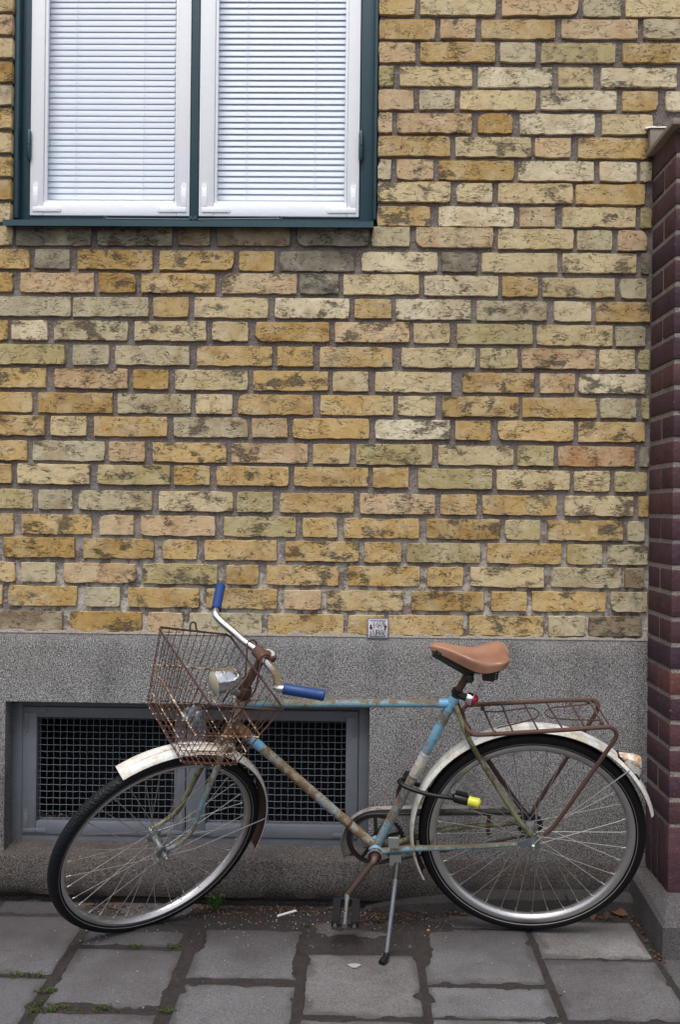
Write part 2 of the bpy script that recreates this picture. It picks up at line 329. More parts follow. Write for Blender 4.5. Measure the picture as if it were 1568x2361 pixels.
ROWS = {
1:(L(t3,'55 240 265 645 675 1060 1085 1275 1297 1600'),'ycpsc'),
2:(L(t3,'55 342 365 545 570 945 975 1362 1385 1600'),'yPyps'),
3:(L(t3,'55 243 265 643 665 846 872 1248 1283 1600'),'pdsgd'),
4:(L(t3,'50 133 162 528 555 932 957 1137 1175 1557'),'gCWcW'),
5:(L(t3,'48 235 262 442 465 848 868 1252 1280 1463 1500 1620'),'pscWyw'),
6:(L(t3,'45 127 148 525 555 732 765 1145 1178 1540'),'PPdwc'),
7:(L(t3,'45 417 442 825 842 1024 1057 1420'),'YCpY'),
8:(L(t3,'42 122 148 333 357 738 756 1140 1168 1355 1370 1440'),'sPDWws'),
9:(L(t3,'40 420 445 630 657 1034 1047 1395'),'CcCy'),
10:(L(t3,'38 317 358 737 763 945 978 1350 1372 1440'),'YWpCg'),
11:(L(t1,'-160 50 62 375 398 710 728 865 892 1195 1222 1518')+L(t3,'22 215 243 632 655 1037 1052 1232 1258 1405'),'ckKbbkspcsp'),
12:(L(t5,'-160 125 145 297 328 650 677 998 1018 1172 1193 1515')+[(834,1010)]+L(t3,'372 553 575 957 980 1355 1375 1420'),'YkDYykWKcCk'),
13:(L(t5,'-130 53 83 400 418 578 600 920 946 1268 1280 1447')+[(791,967.5)]+L(t3,'285 660 677 858 880 1245 1270 1403'),'DpDYPKcWyCs'),
14:(L(t5,'-20 302 308 632 652 805 827 1145 1173 1493')+[(816.5,903)]+L(t3,'142 522 547 905 938 1125 1147 1422'),'SsyCWyWSwY'),
15:(L(t5,'-130 32 45 200 225 545 572 880 903 1060 1090 1407')+[(772,944.5)]+L(t3,'233 415 450 832 850 1235 1247 1400'),'yWScccd'.replace('cccd','Ccd')+'PcgCs'),
16:(L(t5,'-40 275 308 463 490 808 840 1162 1182 1337')+[(737,905.5)]+L(t3,'172 545 565 757 775 1147 1165 1347 1363 1422'),'gssYyycGPcg'),
17:(L(t5,'-130 195 228 545 565 718 745 1058 1080 1402')+[(767,850.5)]+L(t3,'38 425 477 840 865 1045 1062 1400'),'YPdCYccYpW'),
18:(L(t5,'-20 135 158 480 500 815 835 993 1015 1337')+[(738,908)]+L(t3,'153 345 375 760 778 1152 1170 1355 1378 1422'),'yDScyycYdsg'),
19:(L(t5,'-130 190 212 367 397 712 738 1057 1073 1227')+[(675,851.5)]+L(t3,'40 417 440 620 655 1037 1060 1395'),'YcySpyWdYY'),
20:(L(t5,'-20 113 135 445 460 617 650 965 988 1315 1335 1495')+[(821,997.5)]+L(t3,'355 738 755 937 960 1345 1368 1415'),'ySpYPyGCgoK'),
21:(L(t5,'-130 47 70 382 413 725 740 895 922 1233')+[(678,849.5)]+L(t3,'27 210 252 627 650 1020 1038 1220 1242 1405'),'yCGdYyygCcg'),
22:(L(t6,'-20 148 172 332 360 700 730 1073 1092 1260')+[(645,816.5)]+L(t7,'92 440 463 633 658 1003 1038 1357 1380 1428'),'gsSCgyPyYCd'),
23:(L(t6,'-100 60 95 420 455 615 647 992 1030 1365 1395 1555')+L(t7,'18 365 397 740 763 927 960 1307 1330 1408'),'dYpPGyYDgYs'),
24:(L(t6,'-150 -12 12 343 380 710 745 907 943 1278')+[(657.5,828)]+L(t7,'110 285 308 648 680 1025 1050 1213 1235 1432'),'yDDyyYygdgS'),
25:(L(t6,'-260 68 95 255 290 625 655 1002 1040 1192 1228 1562')+L(t7,'35 370 402 570 602 943 975 1300 1315 1405'),'yspGdYDyCSb'),
26:(L(t6,'-310 10 35 355 390 553 588 917 950 1280 1308 1482')+[(753.5,929)]+L(t7,'328 665 698 863 887 1230 1250 1420'),'yDsYYpYDyYs'),
27:(L(t6,'-30 287 320 653 680 842 870 1207')+[(617.5,793)]+L(t7,'35 205 220 570 597 943 962 1132 1150 1393'),'bDpSYyyYsB'),
}
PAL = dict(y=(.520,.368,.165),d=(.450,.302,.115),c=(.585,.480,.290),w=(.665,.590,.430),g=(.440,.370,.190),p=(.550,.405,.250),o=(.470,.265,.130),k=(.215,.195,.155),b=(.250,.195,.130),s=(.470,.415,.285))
def brick_mesh(mb, x0, x1, z0, z1, yf, yb, amp=.0016, N=5, chip=.3):
    """irregular outline slab with a chamfered front (faces -Y)"""
    Wd, H = x1-x0, z1-z0; pts = []
    nx = max(5, int(Wd/.024)); nz = 3
    def j(a=amp): return rnd.uniform(-a, a)
    for i in range(nx): pts.append((x0+Wd*i/nx + (j() if i else 0), z0+j(amp*1.3)))
    for i in range(nz): pts.append((x1+j(), z0+H*i/nz))
    for i in range(nx): pts.append((x1-Wd*i/nx + (j() if i else 0), z1+j(amp)))
    for i in range(nz): pts.append((x0+j(), z1-H*i/nz))
    cx, cz = (x0+x1)/2, (z0+z1)/2; n = len(pts)
    for k in (0, nx, nx+nz, 2*nx+nz):
        q = rnd.uniform(.0004, .0022) + (rnd.uniform(.003, .007) if rnd.random() < chip*.16 else 0)
        px, pz = pts[k]; pts[k] = (px+math.copysign(q, cx-px), pz+math.copysign(q, cz-pz))
    b0 = len(mb.v); bv = .0014
    for (px, pz) in pts: mb.v.append(V((px, yb, pz)))
    for (px, pz) in pts: mb.v.append(V((px, yf+.0026+rnd.uniform(0, .001), pz)))
    for (px, pz) in pts: mb.v.append(V((px+math.copysign(bv, cx-px)*(1 if abs(px-cx) > Wd/2-.012 else 0), yf+rnd.uniform(-.0006, .0006), pz+math.copysign(bv, cz-pz)*(1 if abs(pz-cz) > H/2-.012 else 0))))
    for k in range(n):
        l = (k+1) % n; mb.f.append((b0+k, b0+l, b0+n+l, b0+n+k)); mb.f.append((b0+n+k, b0+n+l, b0+2*n+l, b0+2*n+k))
    mb.f.append(tuple(b0+2*n+k for k in range(n)))
    return mb
def put_brick(x0, x1, zc, code, mb=None, hh=.0648, deep=.016, yoff=None):
    H = hh + rnd.uniform(-.0012, .0012); yf = (rnd.uniform(-.002, .002) if yoff is None else yoff)
    z0, z1 = zc-H/2, zc+H/2
    own = mb is None
    if own: mb = MB()
    brick_mesh(mb, x0, x1, z0, z1, yf, deep)
    if not own: return
    o = mb.build('brick', M['brick'], house, ang=30)
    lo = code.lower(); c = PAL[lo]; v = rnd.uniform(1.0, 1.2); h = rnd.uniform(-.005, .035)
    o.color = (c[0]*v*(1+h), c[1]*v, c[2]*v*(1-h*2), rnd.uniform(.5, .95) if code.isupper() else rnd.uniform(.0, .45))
    return o
WX0, WX1 = -1.1505, .0445                     # window opening
SILLZ = 2.205
nb = 0
extra = MB()
for r in range(1, 28):
    rects, codes = ROWS[r]
    codes = (codes+'yycs')[:len(rects)] if len(codes) < len(rects) else codes
    for (a, b), cdx in zip(rects, codes):
        py = rowy(r, (a+b)/2); pa = W(a, py); pb = W(b, py)
        x0, x1 = pa.x, pb.x
        if r == 11 and b > 840 or r < 11: pass
        if r <= 10 and x0 < .06: x0 = WX1+.001
        if x1 > .9305 and r > 5: x1 = .9305
        if x1-x0 < .02: continue
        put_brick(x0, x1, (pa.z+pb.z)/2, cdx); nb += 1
    # the strip left of the window, with the reveal
    zl = W(0, rowy(r, 0)).z
    if r <= 10:
        ln = .245 if r % 2 else .115
        put_brick(WX0-ln, WX0, zl, 'yPcDsYcYdC'[r-1], deep=.09); nb += 1
        xs = WX0-ln-.013
    else: xs = W(rects[0][0], rowy(r, 0)).x-.013
    while xs > -2.1:                          # beyond the left edge of the photograph
        ln = .25 if rnd.random() < .7 else .118
        brick_mesh(extra, xs-ln, xs, zl-.032, zl+.032, 0, .016); xs -= ln+.013
for k in range(1, 8):                          # courses above the frame
    zr = W(860, rowy(1, 860)).z + k*.0755; zl = W(0, rowy(1, 0)).z + k*.0755
    x = WX1+.001 - (0)
    while x < 1.9:
        ln = .25 if rnd.random() < .6 else .118
        if ln > .03: brick_mesh(extra, x, x+ln, zr-.032, zr+.032, 0, .013)
        x += ln+.013
    xs = WX0
    while xs > -2.1:
        ln = .25 if rnd.random() < .7 else .118
        brick_mesh(extra, xs-ln, xs, zl-.032, zl+.032, 0, .016); xs -= ln+.013
eo = extra.build('brick', M['brick'], house, kind='stuff'); eo.color = (.50, .38, .19, .4)
PT = .866                                     # top of the granite
mb = MB(); yb = .0105
mb.box((-2.2, yb, PT), (WX0-.004, .28, 3.5)); mb.box((WX0-.004, yb, PT), (WX1+.004, .28, SILLZ-.012)); mb.box((WX1+.004, yb, PT), (2.1, .28, 3.5))
mb.build('mortar_bed', M['mortar'], house, smooth=False)
# ragged lime bedding along the top of the granite
mb = MB(); n = 260
for i in range(n+1):
    x = -2.1+3.03*i/n; h = max(.001, .005+.016*mnoise.noise(V((x*22, 1, 2)))+.006*mnoise.noise(V((x*90, 1, 2))))
    mb.v += [V((x, .012, PT+h)), V((x, -.0055, PT+h*.55)), V((x, -.0085, PT-.004))]
for i in range(n):
    a = i*3; mb.f += [(a, a+3, a+4, a+1), (a+1, a+4, a+5, a+2)]
s = NT('lime_mortar'); c = s.coord(world=True)
M['lime'] = s.fin(s.mix(s.ramp(s.noise(c, 300, 3, .7), .35, .65), (.13,.115,.10), (.40,.36,.31)), .95, normal=s.bump(s.noise(c, 200, 4), .003, 1.))
mb.build('mortar_fillet', M['lime'], house, kind='stuff')

# ---- granite plinth with the basement opening
BX0, BX1 = W(12, 1700).x, W(852, 1700).x
BZT = W(430, 1623, -.006).z
LZ = .150                                     # ledge height
mb = MB(); yg = -.006
mb.box((-2.2, yg, BZT), (1.0, .28, PT-.001)); mb.box((-2.2, yg, LZ), (BX0, .28, BZT)); mb.box((BX1, yg, LZ), (1.0, .28, BZT))
mb.build('granite_plinth', M['granite'], house, smooth=False)
FB = W(400, 1943, .07).z                       # foot of the basement frame
mb = MB(); nseg = 120
# lower course: its chamfered upper edge juts out under the grille and fades to the right
def ledge(x):
    k = 1.0 if x < .05 else max(.25, 1-(x-.05)/.35)
    return -.012-.033*k
prof = lambda x: [(.10, FB+.002), (.068, FB), (ledge(x)+.006, LZ), (ledge(x), LZ-.008), (ledge(x)-.002, .052+.012*mnoise.noise(V((x*6, 0, 1)))), (ledge(x)+.003, .026+.016*mnoise.noise(V((x*6, 0, 1)))), (ledge(x)+.028, .008+.012*mnoise.noise(V((x*9, 0, 1)))), (ledge(x)+.03, -.06)]
for i in range(nseg+1):
    x = -2.2+3.2*i/nseg
    P = prof(x)
    if not (BX0 < x < BX1): P[0] = (.10, LZ); P[1] = (.05, LZ)
    for (y, z) in P: mb.v.append(V((x, y+.0015*mnoise.noise(V((x*9, z*20, 0))), z+.0015*mnoise.noise(V((x*13, 5, z*9))))))
k = len(prof(0))
for i in range(nseg):
    for q in range(k-1): a = i*k+q; mb.f.append((a, a+k, a+k+1, a+1))
mb.build('granite_base_course', M['granite2'], house, ang=40)
mb = MB()                                     # rounded concrete footing on the right
for i in range(41):
    x = .03+.91*i/40; h = .062+.010*mnoise.noise(V((x*5, 0, 0)))
    h *= min(1, ((x-.02)/.42))**.6
    for (y, z) in ((-.02, h), (-.052, h-.006), (-.066, h*.72), (-.071, -.03)): mb.v.append(V((x, y, z)))
for i in range(40):
    for q in range(3): a = i*4+q; mb.f.append((a, a+4, a+5, a+1))
mb.build('footing', M['footing'], house)

# ---- basement window
bw = empty('basement_window', W(430, 1780, .07), ); bw.parent = house; bw.location = wloc[bw.name]
yF = .07
zt = W(430, 1618, yF).z+.02; zb = FB-.004
X = lambda px: W(px, 1780, yF).x
Z = lambda py: W(430, py, yF).z
def frame4(x0, x1, z0, z1, wl, wr, wt, wbm, y0, y1, bev=.0015):
    mb = MB(); mb.box((x0, y0, z0), (x0+wl, y1, z1), bev); mb.box((x1-wr, y0, z0), (x1, y1, z1), bev)
    mb.box((x0+wl+.0002, y0+.0004, z1-wt), (x1-wr-.0002, y1, z1), bev); mb.box((x0+wl+.0002, y0+.0004, z0), (x1-wr-.0002, y1, z0+wbm), bev); return mb
bx0, bx1 = BX0-.002, BX1+.002
frame4(bx0, bx1, zb, zt, X(50)-bx0, bx1-X(826), zt-Z(1633), Z(1929)-zb, yF, .13).build('frame', M['greypaint'], bw)
sx = [(X(51.5), X(427.5), X(84), X(402)), (X(429.5), X(825), X(474), X(797))]
for (a, b, ia, ib) in sx:
    frame4(a, b, Z(1927.5), Z(1634), ia-a, b-ib, Z(1634)-Z(1658), Z(1898)-Z(1927.5), yF-.006, .115, .002).build('sash', M['greypaint'], bw)
def lstrap(mb, x, z, sx_, sz, y, ln=.085, wd=.018, th=.0025):
    mb.box((x, y-th, z), (x+sx_*ln, y+.0002, z+sz*wd), .001); mb.box((x+sx_*.0003, y-th+.0002, z+sz*wd*1.01), (x+sx_*wd, y+.0002, z+sz*ln), .001)
    mb.disc(V((x+sx_*ln, y, z+sz*wd/2)), V((0,-1,0)), wd/2, th-.0003, 16); mb.disc(V((x+sx_*wd/2, y, z+sz*ln)), V((0,-1,0)), wd/2, th-.0003, 16)
    for (u, v) in ((ln, wd/2), (ln*.6, wd/2), (wd/2, ln), (wd/2, ln*.6)):
        mb.lathe(V((x+sx_*u, y-th, z+sz*v)), V((0,-1,0)), [(1e-5, .0008), (.002, .0007), (.0032, 0)], 10, closedprof=False)
for (a, b, ia, ib) in sx:
    for (xx, sg) in ((a+.006, 1), (b-.006, -1)):
        for (zz, sz) in ((Z(1927.5)+.006, 1), (Z(1634)-.006, -1)):
            q = MB(); lstrap(q, xx, zz, sg, sz, yF-.006, .07, .014); q.build('corner_bracket', M['greypaint'], bw)
ym = yF+.012; pitch = .0221
for (a, b, ia, ib) in sx:
    z0, z1 = Z(1900), Z(1656)
    x = ia+.008
    while x < ib:
        pts = [V((x+.0008*math.sin(i*2.1), ym+.0012*math.cos(math.pi*i), z0+(z1-z0)*i/26)) for i in range(27)]
        MB().tube(pts, .0011, 5).build('wire', M['wire'], bw); x += pitch
    z = z0+.010
    while z < z1:
        nn = int((ib-ia)/pitch)*2
        pts = [V((ia+(ib-ia)*i/nn, ym+.0012*math.cos(math.pi*i+1.5), z+.0006*math.sin(i*1.7))) for i in range(nn+1)]
        MB().tube(pts, .0011, 5).build('wire', M['wire'], bw); z += pitch
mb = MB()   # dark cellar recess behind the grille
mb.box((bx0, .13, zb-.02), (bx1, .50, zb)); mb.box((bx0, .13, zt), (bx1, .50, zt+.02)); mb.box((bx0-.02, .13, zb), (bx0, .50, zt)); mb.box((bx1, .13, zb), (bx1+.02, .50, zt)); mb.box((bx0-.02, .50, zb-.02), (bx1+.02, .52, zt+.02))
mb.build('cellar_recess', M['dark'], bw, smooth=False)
mb = MB(); mb.box((X(402)+.005, .116, zb), (X(474)-.005, .126, zt)); mb.build('inner_post', M['greypaint'], bw, smooth=False)
mb = MB()
for i in range(90):                             # leaf litter and cobweb dust behind the lower left wires
    c = V((sx[0][2]+abs(rnd.gauss(0, .10)), ym+.01+rnd.random()*.025, Z(1896)+rnd.random()*.022*math.exp(-i/90)))
    a = V((rnd.uniform(-1,1), rnd.uniform(-1,1), rnd.uniform(-1,1))).normalized(); b = a.orthogonal().normalized(); q = rnd.uniform(.003, .007)
    mb.add([c-a*q, c+b*q*.6, c+a*q, c-b*q*.6+V((0,0,.002))], [(0,1,2,3)])
M['leaf'] = mat_plain('dry_leaf', (.115,.050,.026), .75, bump=.5); M['leaf2'] = mat_plain('dark_litter', (.055,.03,.02), .8)
mb.build('leaf_litter', M['leaf2'], bw, smooth=False, recalc=False, kind='stuff')

# ---- upper window
uw = empty('window', (-.55, .06, SILLZ)); uw.parent = house; uw.location = wloc[uw.name]
ZT = 3.45
yf_, ys_, yg_, yl_ = .055, .047, .070, .105
XW = lambda px, y=ys_: W(px, 480, y).x
ZW = lambda py, y=ys_: W(430, py, y).z
gx = MB()
gx.box((WX0-.002, yf_, SILLZ-.01), (XW(66), .15, ZT), .002); gx.box((XW(828.5), yf_, SILLZ-.01), (WX1+.002, .15, ZT), .002)
gx.box((XW(437), yf_-.004, SILLZ-.01), (XW(456), .15, ZT), .002); gx.box((XW(66)+.0003, yf_+.001, SILLZ-.008), (XW(437)-.0003, .15, ZW(499)), .002); gx.box((XW(456)+.0003, yf_+.001, SILLZ-.008), (XW(828.5)-.0003, .15, ZW(500)), .002)
gx.build('frame', M['green'], uw)
gx = MB(); gx.box((WX0+.001, .018, SILLZ+.012), (WX0+.016, yf_-.0005, ZT), .003); gx.build('cover_strip', M['green'], uw)
gx = MB(); gx.box((WX1-.012, .014, SILLZ+.012), (WX1-.001, yf_-.0005, ZT), .003); gx.build('cover_strip', M['green'], uw)
SX = [(XW(67.5), XW(436), XW(98), XW(407)), (XW(457.5), XW(827.5), XW(492), XW(800))]
zs0 = ZW(498)
for i, (a, b, ia, ib) in enumerate(SX):
    q = MB(); y0 = ys_; y1 = .10; zi = ZW(468)
    q.box((a, y0, zs0), (ia, y1, ZT), .002); q.box((ib, y0, zs0), (b, y1, ZT), .002); q.box((ia+.0003, y0+.0005, zs0), (ib-.0003, y1, zi), .002)
    q.build('sash', M['white'], uw)
    q = MB(); q.box((ia+.0003, y0+.007, zi+.0003), (ia+.010, .068, ZT), .002); q.box((ib-.010, y0+.007, zi+.0003), (ib-.0003, .068, ZT), .002); q.box((ia+.0105, y0+.007, zi+.0003), (ib-.0105, .068, zi+.009), .002)
    q.build('glazing_bead', M['white'], uw)
    q = MB(); q.box((ia, .0705, zi-.002), (ib, .0735, ZT)); q.build('glass_pane', M['glass'], uw, smooth=False)
    for (xx, sg) in ((a+.010, 1), (b-.010, -1)):
        q = MB(); lstrap(q, xx, zs0+.012, sg, 1, ys_, .086, .017, .003); q.build('corner_bracket', M['white'], uw)
def hinge(px, py0, py1):
    z1, z0 = ZW(py0, .04), ZW(py1, .04); x = XW(px, .04); zm = (z0+z1)/2
    MB().tube([(x, .040, z0), (x, .040, z0+.008), (x, .040, zm-.001)], [.0035, .0075, .0075], 12).tube([(x, .040, zm+.001), (x, .040, z1-.008), (x, .040, z1)], [.0075, .0075, .0035], 12).tube([(x, .04, z0+.004), (x, .04, z1-.004)], .0045, 8).build('hinge', M['green'], uw)
hinge(64.5, 300, 370); hinge(831, 300, 370)
# sill
q = MB(); xa, xb = W(6, 515, -.03).x, W(861, 515, -.03).x; st = W(430, 508.5, -.035).z; sb = W(430, 522, -.035).z
q.add([(xa, .06, st+.022), (xb, .06, st+.022), (xa, -.035, st), (xb, -.035, st), (xa, -.035, sb), (xb, -.035, sb), (xa, -.031, sb), (xb, -.031, sb), (xa, -.031, sb+.006), (xb, -.031, sb+.006), (xa, .0, sb+.006), (xb, 0, sb+.006)],
      [(0,2,3,1), (2,4,5,3), (4,6,7,5), (6,8,9,7), (8,10,11,9), (0,10,8,6,4,2), (1,3,5,7,9,11)])
q.build('sill', M['green'], uw, ang=30)
for (p0, p1) in ((243, 436), (645, 456)):       # storm hooks lying on the lower rail
    a = W(p0, 504, .035); b = W(p1, 506, .035)
    q = MB(); q.tube([a, b], .0022, 8)
    q.lathe(a, V((0,-1,0)), [(.004,-.0015),(.008,-.0015),(.008,.0015),(.004,.0015)], 16); q.disc(a+V((0,.014,0)), V((0,-1,0)), .006, .012, 12)
    q.build('window_hook', M['green'], uw)
q = MB()
for px in (441, 452): q.disc(W(px, 506, .05), V((0,-1,0)), .006, .022, 14)
q.box(W(440, 503, .03), W(453, 509, .036), .001); q.build('hook_eye', M['green'], uw)
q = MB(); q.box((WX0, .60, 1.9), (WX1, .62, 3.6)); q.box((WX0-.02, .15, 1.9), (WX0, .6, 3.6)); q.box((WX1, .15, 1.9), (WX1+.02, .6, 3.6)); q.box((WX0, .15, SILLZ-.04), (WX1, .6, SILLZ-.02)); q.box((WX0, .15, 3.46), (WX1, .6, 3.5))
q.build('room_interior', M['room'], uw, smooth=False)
# blinds: each slat a part
for bi, (a, b, ia, ib) in enumerate(SX):
    x0, x1 = (W(106, 460, yl_).x, W(401, 460, yl_).x) if bi == 0 else (W(498, 460, yl_).x, W(796, 460, yl_).x)
    zb_ = W(430, 460, yl_).z
    bl = empty('venetian_blind', ((x0+x1)/2, yl_, zb_),
        label=('white slatted blind behind the left window sash, its slats nearly shut' if bi == 0 else 'white slatted blind behind the right window sash, darker gaps between its slats'), cat='blind', group='venetian blinds in the upper window')
    tilt = R(77 if bi == 0 else 72); hw = .0125; src = None
    for k in range(58):
        z = zb_+.010+k*.0201
        if src is None:
            q = MB(); nn = 5
            for i in range(nn):
                t = -1+2*i/(nn-1); cv = .0016*(1-t*t)
                # lower edge leans out towards the street
                dy = -(-t)*0
                yy = math.cos(tilt)*hw*t + cv*math.sin(tilt)*-1; zz = math.sin(tilt)*hw*t + cv*math.cos(tilt)
                e = .002 if abs(t) == 1 else 0
                q.v += [V((x0+e, yl_+yy, z+zz)), V((x1-e, yl_+yy, z+zz))]
            for i in range(nn-1): q.f.append((2*i, 2*i+1, 2*i+3, 2*i+2))
            src = q.build('slat', M['slat'], bl, recalc=False, ang=80)
            base = src.location.copy()
        else:
            o = src.copy(); col.objects.link(o); o.parent = bl; o.location = base+V((0, 0, k*.0201)); o.rotation_euler = (rnd.uniform(-.02, .02), rnd.uniform(-.0012, .0012), 0)
    q = MB(); q.box((x0, yl_-.008, zb_-.006), (x1, yl_+.008, zb_+.0005), .002); q.build('bottom_rail', M['slat'], bl)
    for f in (.235, .765):
        xx = x0+(x1-x0)*f; q = MB()
        q.tube([V((xx+.0012*math.sin(i*1.9), yl_-.0135, zb_+i*.02)) for i in range(60)], .0008, 5); q.tube([V((xx+.001, yl_+.0135, zb_)), V((xx, yl_+.0135, 3.4))], .0008, 5)
        q.build('ladder_cord', M['cord'], bl)

# ================================================================== RED BRICK PIER
PX, PY = W(1497, 1180).x, -.245
pier = empty('red_brick_pier', (PX+.3, PY/2, 0), label='dark red brick garden pier with pale coping at the right edge of the yellow wall', cat='wall')
pzb = W(1490, 1997).z; zs = W(1493, 1850).z; pzt = W(1490, 362).z
ncour = 27; ph = (pzt-zs)/ncour
mb = MB(); mb.box((PX+.0035, PY+.0035, pzb), (2.1, .05, pzt-.002)); mb.build('mortar_bed', M['mortar_r'], pier, smooth=False)
RC = [(.078,.034,.038), (.060,.028,.036), (.090,.038,.036), (.050,.026,.036), (.070,.032,.038)]
def rb(a, b, cc=None):
    a = V(a)+V((rnd.uniform(-.0012,.0012), rnd.uniform(-.0012,.0012), 0)); b = V(b)-V((rnd.uniform(0,.0015), 0, rnd.uniform(0,.0015))); mb = MB(); mb.box(a, b, rnd.uniform(.003, .005))
    o = mb.build('brick', M['redbrick'], pier); c = cc or rnd.choice(RC); v = rnd.uniform(.85, 1.15); o.color = (c[0]*v, c[1]*v, c[2]*v, 1); return o
j = .0125
for k in range(ncour):
    z0 = zs+k*ph+j/2; z1 = z0+ph-j
    if k % 2 == 0:
        rb((PX, PY, z0), (PX+.118, -.003, z1)); x = PX+.118+j; first = .245
    else:
        rb((PX, -.118, z0), (PX+.1, -.003, z1)); rb((PX, PY, z0), (PX+.245, -.118-j, z1), (.12,.045,.035) if k == 5 else None); x = PX+.245+j; first = .245
    while x < 1.95: rb((x, PY, z0), (min(x+.245, 2.05), PY+.1, z1)); x += .245+j
sw = .0555; y = -.003                        # soldier course at the foot
while y-sw > PY+.05:
    rb((PX, y-sw, pzb+.004), (PX+.11, y, zs-.004)); y -= sw+.010
rb((PX, PY, pzb+.004), (PX+sw+.03, y, zs-.004)); x = PX+sw+.04
while x < 1.95: rb((x, PY, pzb+.004), (x+sw, PY+.1, zs-.004)); x += sw+.010
M['coping'] = mat_plain('coping_stone', (.24,.195,.165), .8, bump=.6, bs=120)
mb = MB(); cz = pzt+.0
mb.box((PX-.020, PY-.032, cz), (2.15, .0, cz+.019), .003); mb.build('coping', M['coping'], pier)
M['limewhite'] = mat_plain('white_mortar', (.72,.71,.70), .9, bump=.8, bs=80)
mb = MB(); mb.box((PX-.017, -.030, cz+.0195), (PX+.12, .0, cz+.082), .002); mb.build('coping_upstand', M['coping'], pier)
mb = MB()
for i in range(13):
    x = PX-.030+.15*i/12; h = .008+.004*mnoise.noise(V((x*60, 0, 3)))
    for a in range(7):
        t = math.pi*a/6; mb.v.append(V((x, -.016-.018*math.cos(t)*(1 if i not in (0,) else .5), cz+.082+h*math.sin(t))))
for i in range(12):
    for a in range(6): b = i*7+a; mb.f.append((b, b+7, b+8, b+1))
mb.f.append(tuple(range(7))); mb.build('mortar_cap', M['limewhite'], pier)
# base stone
bxL = W(1464, 2117, -.08).x; byF = -.368
mb = MB(); hb = pzb
prof = [(0, -.05), (0, hb-.015), (.010, hb-.001), (PX-bxL+.004, hb+.004)]
def basepts(y, sx_):  # left face profile
    return [V((bxL+d, y, z)) for (d, z) in prof]
A_ = basepts(-.0, 0); B_ = basepts(byF, 0)
B2 = [V((2.1, byF, -.05)), V((2.1, byF, hb-.015)), V((2.1, byF+.012, hb-.001)), V((2.1, PY-.004, hb+.02))]
Bm = [V((bxL, byF, -.05)), V((bxL+.002, byF, hb-.05)), V((bxL+.012, byF+.012, hb-.035)), V((PX, PY, hb+.006))]
mb.add(A_+Bm+B2, [(0,4,5,1), (1,5,6,2), (2,6,7,3), (4,8,9,5), (5,9,10,6), (6,10,11,7)])
mb.build('base_stone', M['pierbase'], pier, ang=25)

# ================================================================== GROUND
gm = MB(); gm.add([(-60, .02, -.011), (60, .02, -.011), (60, -80, -.011), (-60, -80, -.011)], [(0,3,2,1)])
M['bed'] = mat_soil(); M['bed'].name = 'street_ground'
gm.build('ground', M['bed'], smooth=False, kind='structure', recalc=False)
pav = empty('pavement', (0, -1.2, 0), kind='structure')
KS = 1
COLS = [(-1.80,-1.475,[(-.05,-.20),(-.22,-.56),(-.58,-.92)]),(-1.46,-1.145,[(-.04,-.33),(-.35,-.69),(-.71,-1.05)]),
 (-1.128,-.825,[(-.040,-.128),(-.162,-.552),(-.572,-.92)]),(-.800,-.495,[(-.03,-.185),(-.205,-.355),(-.378,-.722),(-.750,-1.09)]),
 (-.460,-.158,[(-.225,-.550),(-.583,-.92)]),(-.136,.176,[(-.165,-.330),(-.385,-.743),(-.764,-1.09)]),(.194,.518,[(-.090,-.178),(-.196,-.552),(-.572,-.735),(-.75,-1.09)]),
 (.534,.852,[(-.120,-.374),(-.394,-.738),(-.755,-1.09)]),(.866,1.19,[(-.372,-.70),(-.72,-1.06)]),(1.205,1.53,[(-.372,-.55),(-.57,-.92)]),(1.545,1.87,[(-.372,-.70),(-.72,-1.06)])]
SL = []
for ci, (x0, x1, ys) in enumerate(COLS):
    ys = list(ys); y = ys[-1][1]-.018
    while y > -3.6: ys.append((y, y-.345)); y -= .363
    for yi, (ya, yb2) in enumerate(ys):
        sk = .006*math.sin(ci*3+yi*1.7)
        SL.append((x0, x1, yb2, ya, sk, ci, yi))
big = MB()
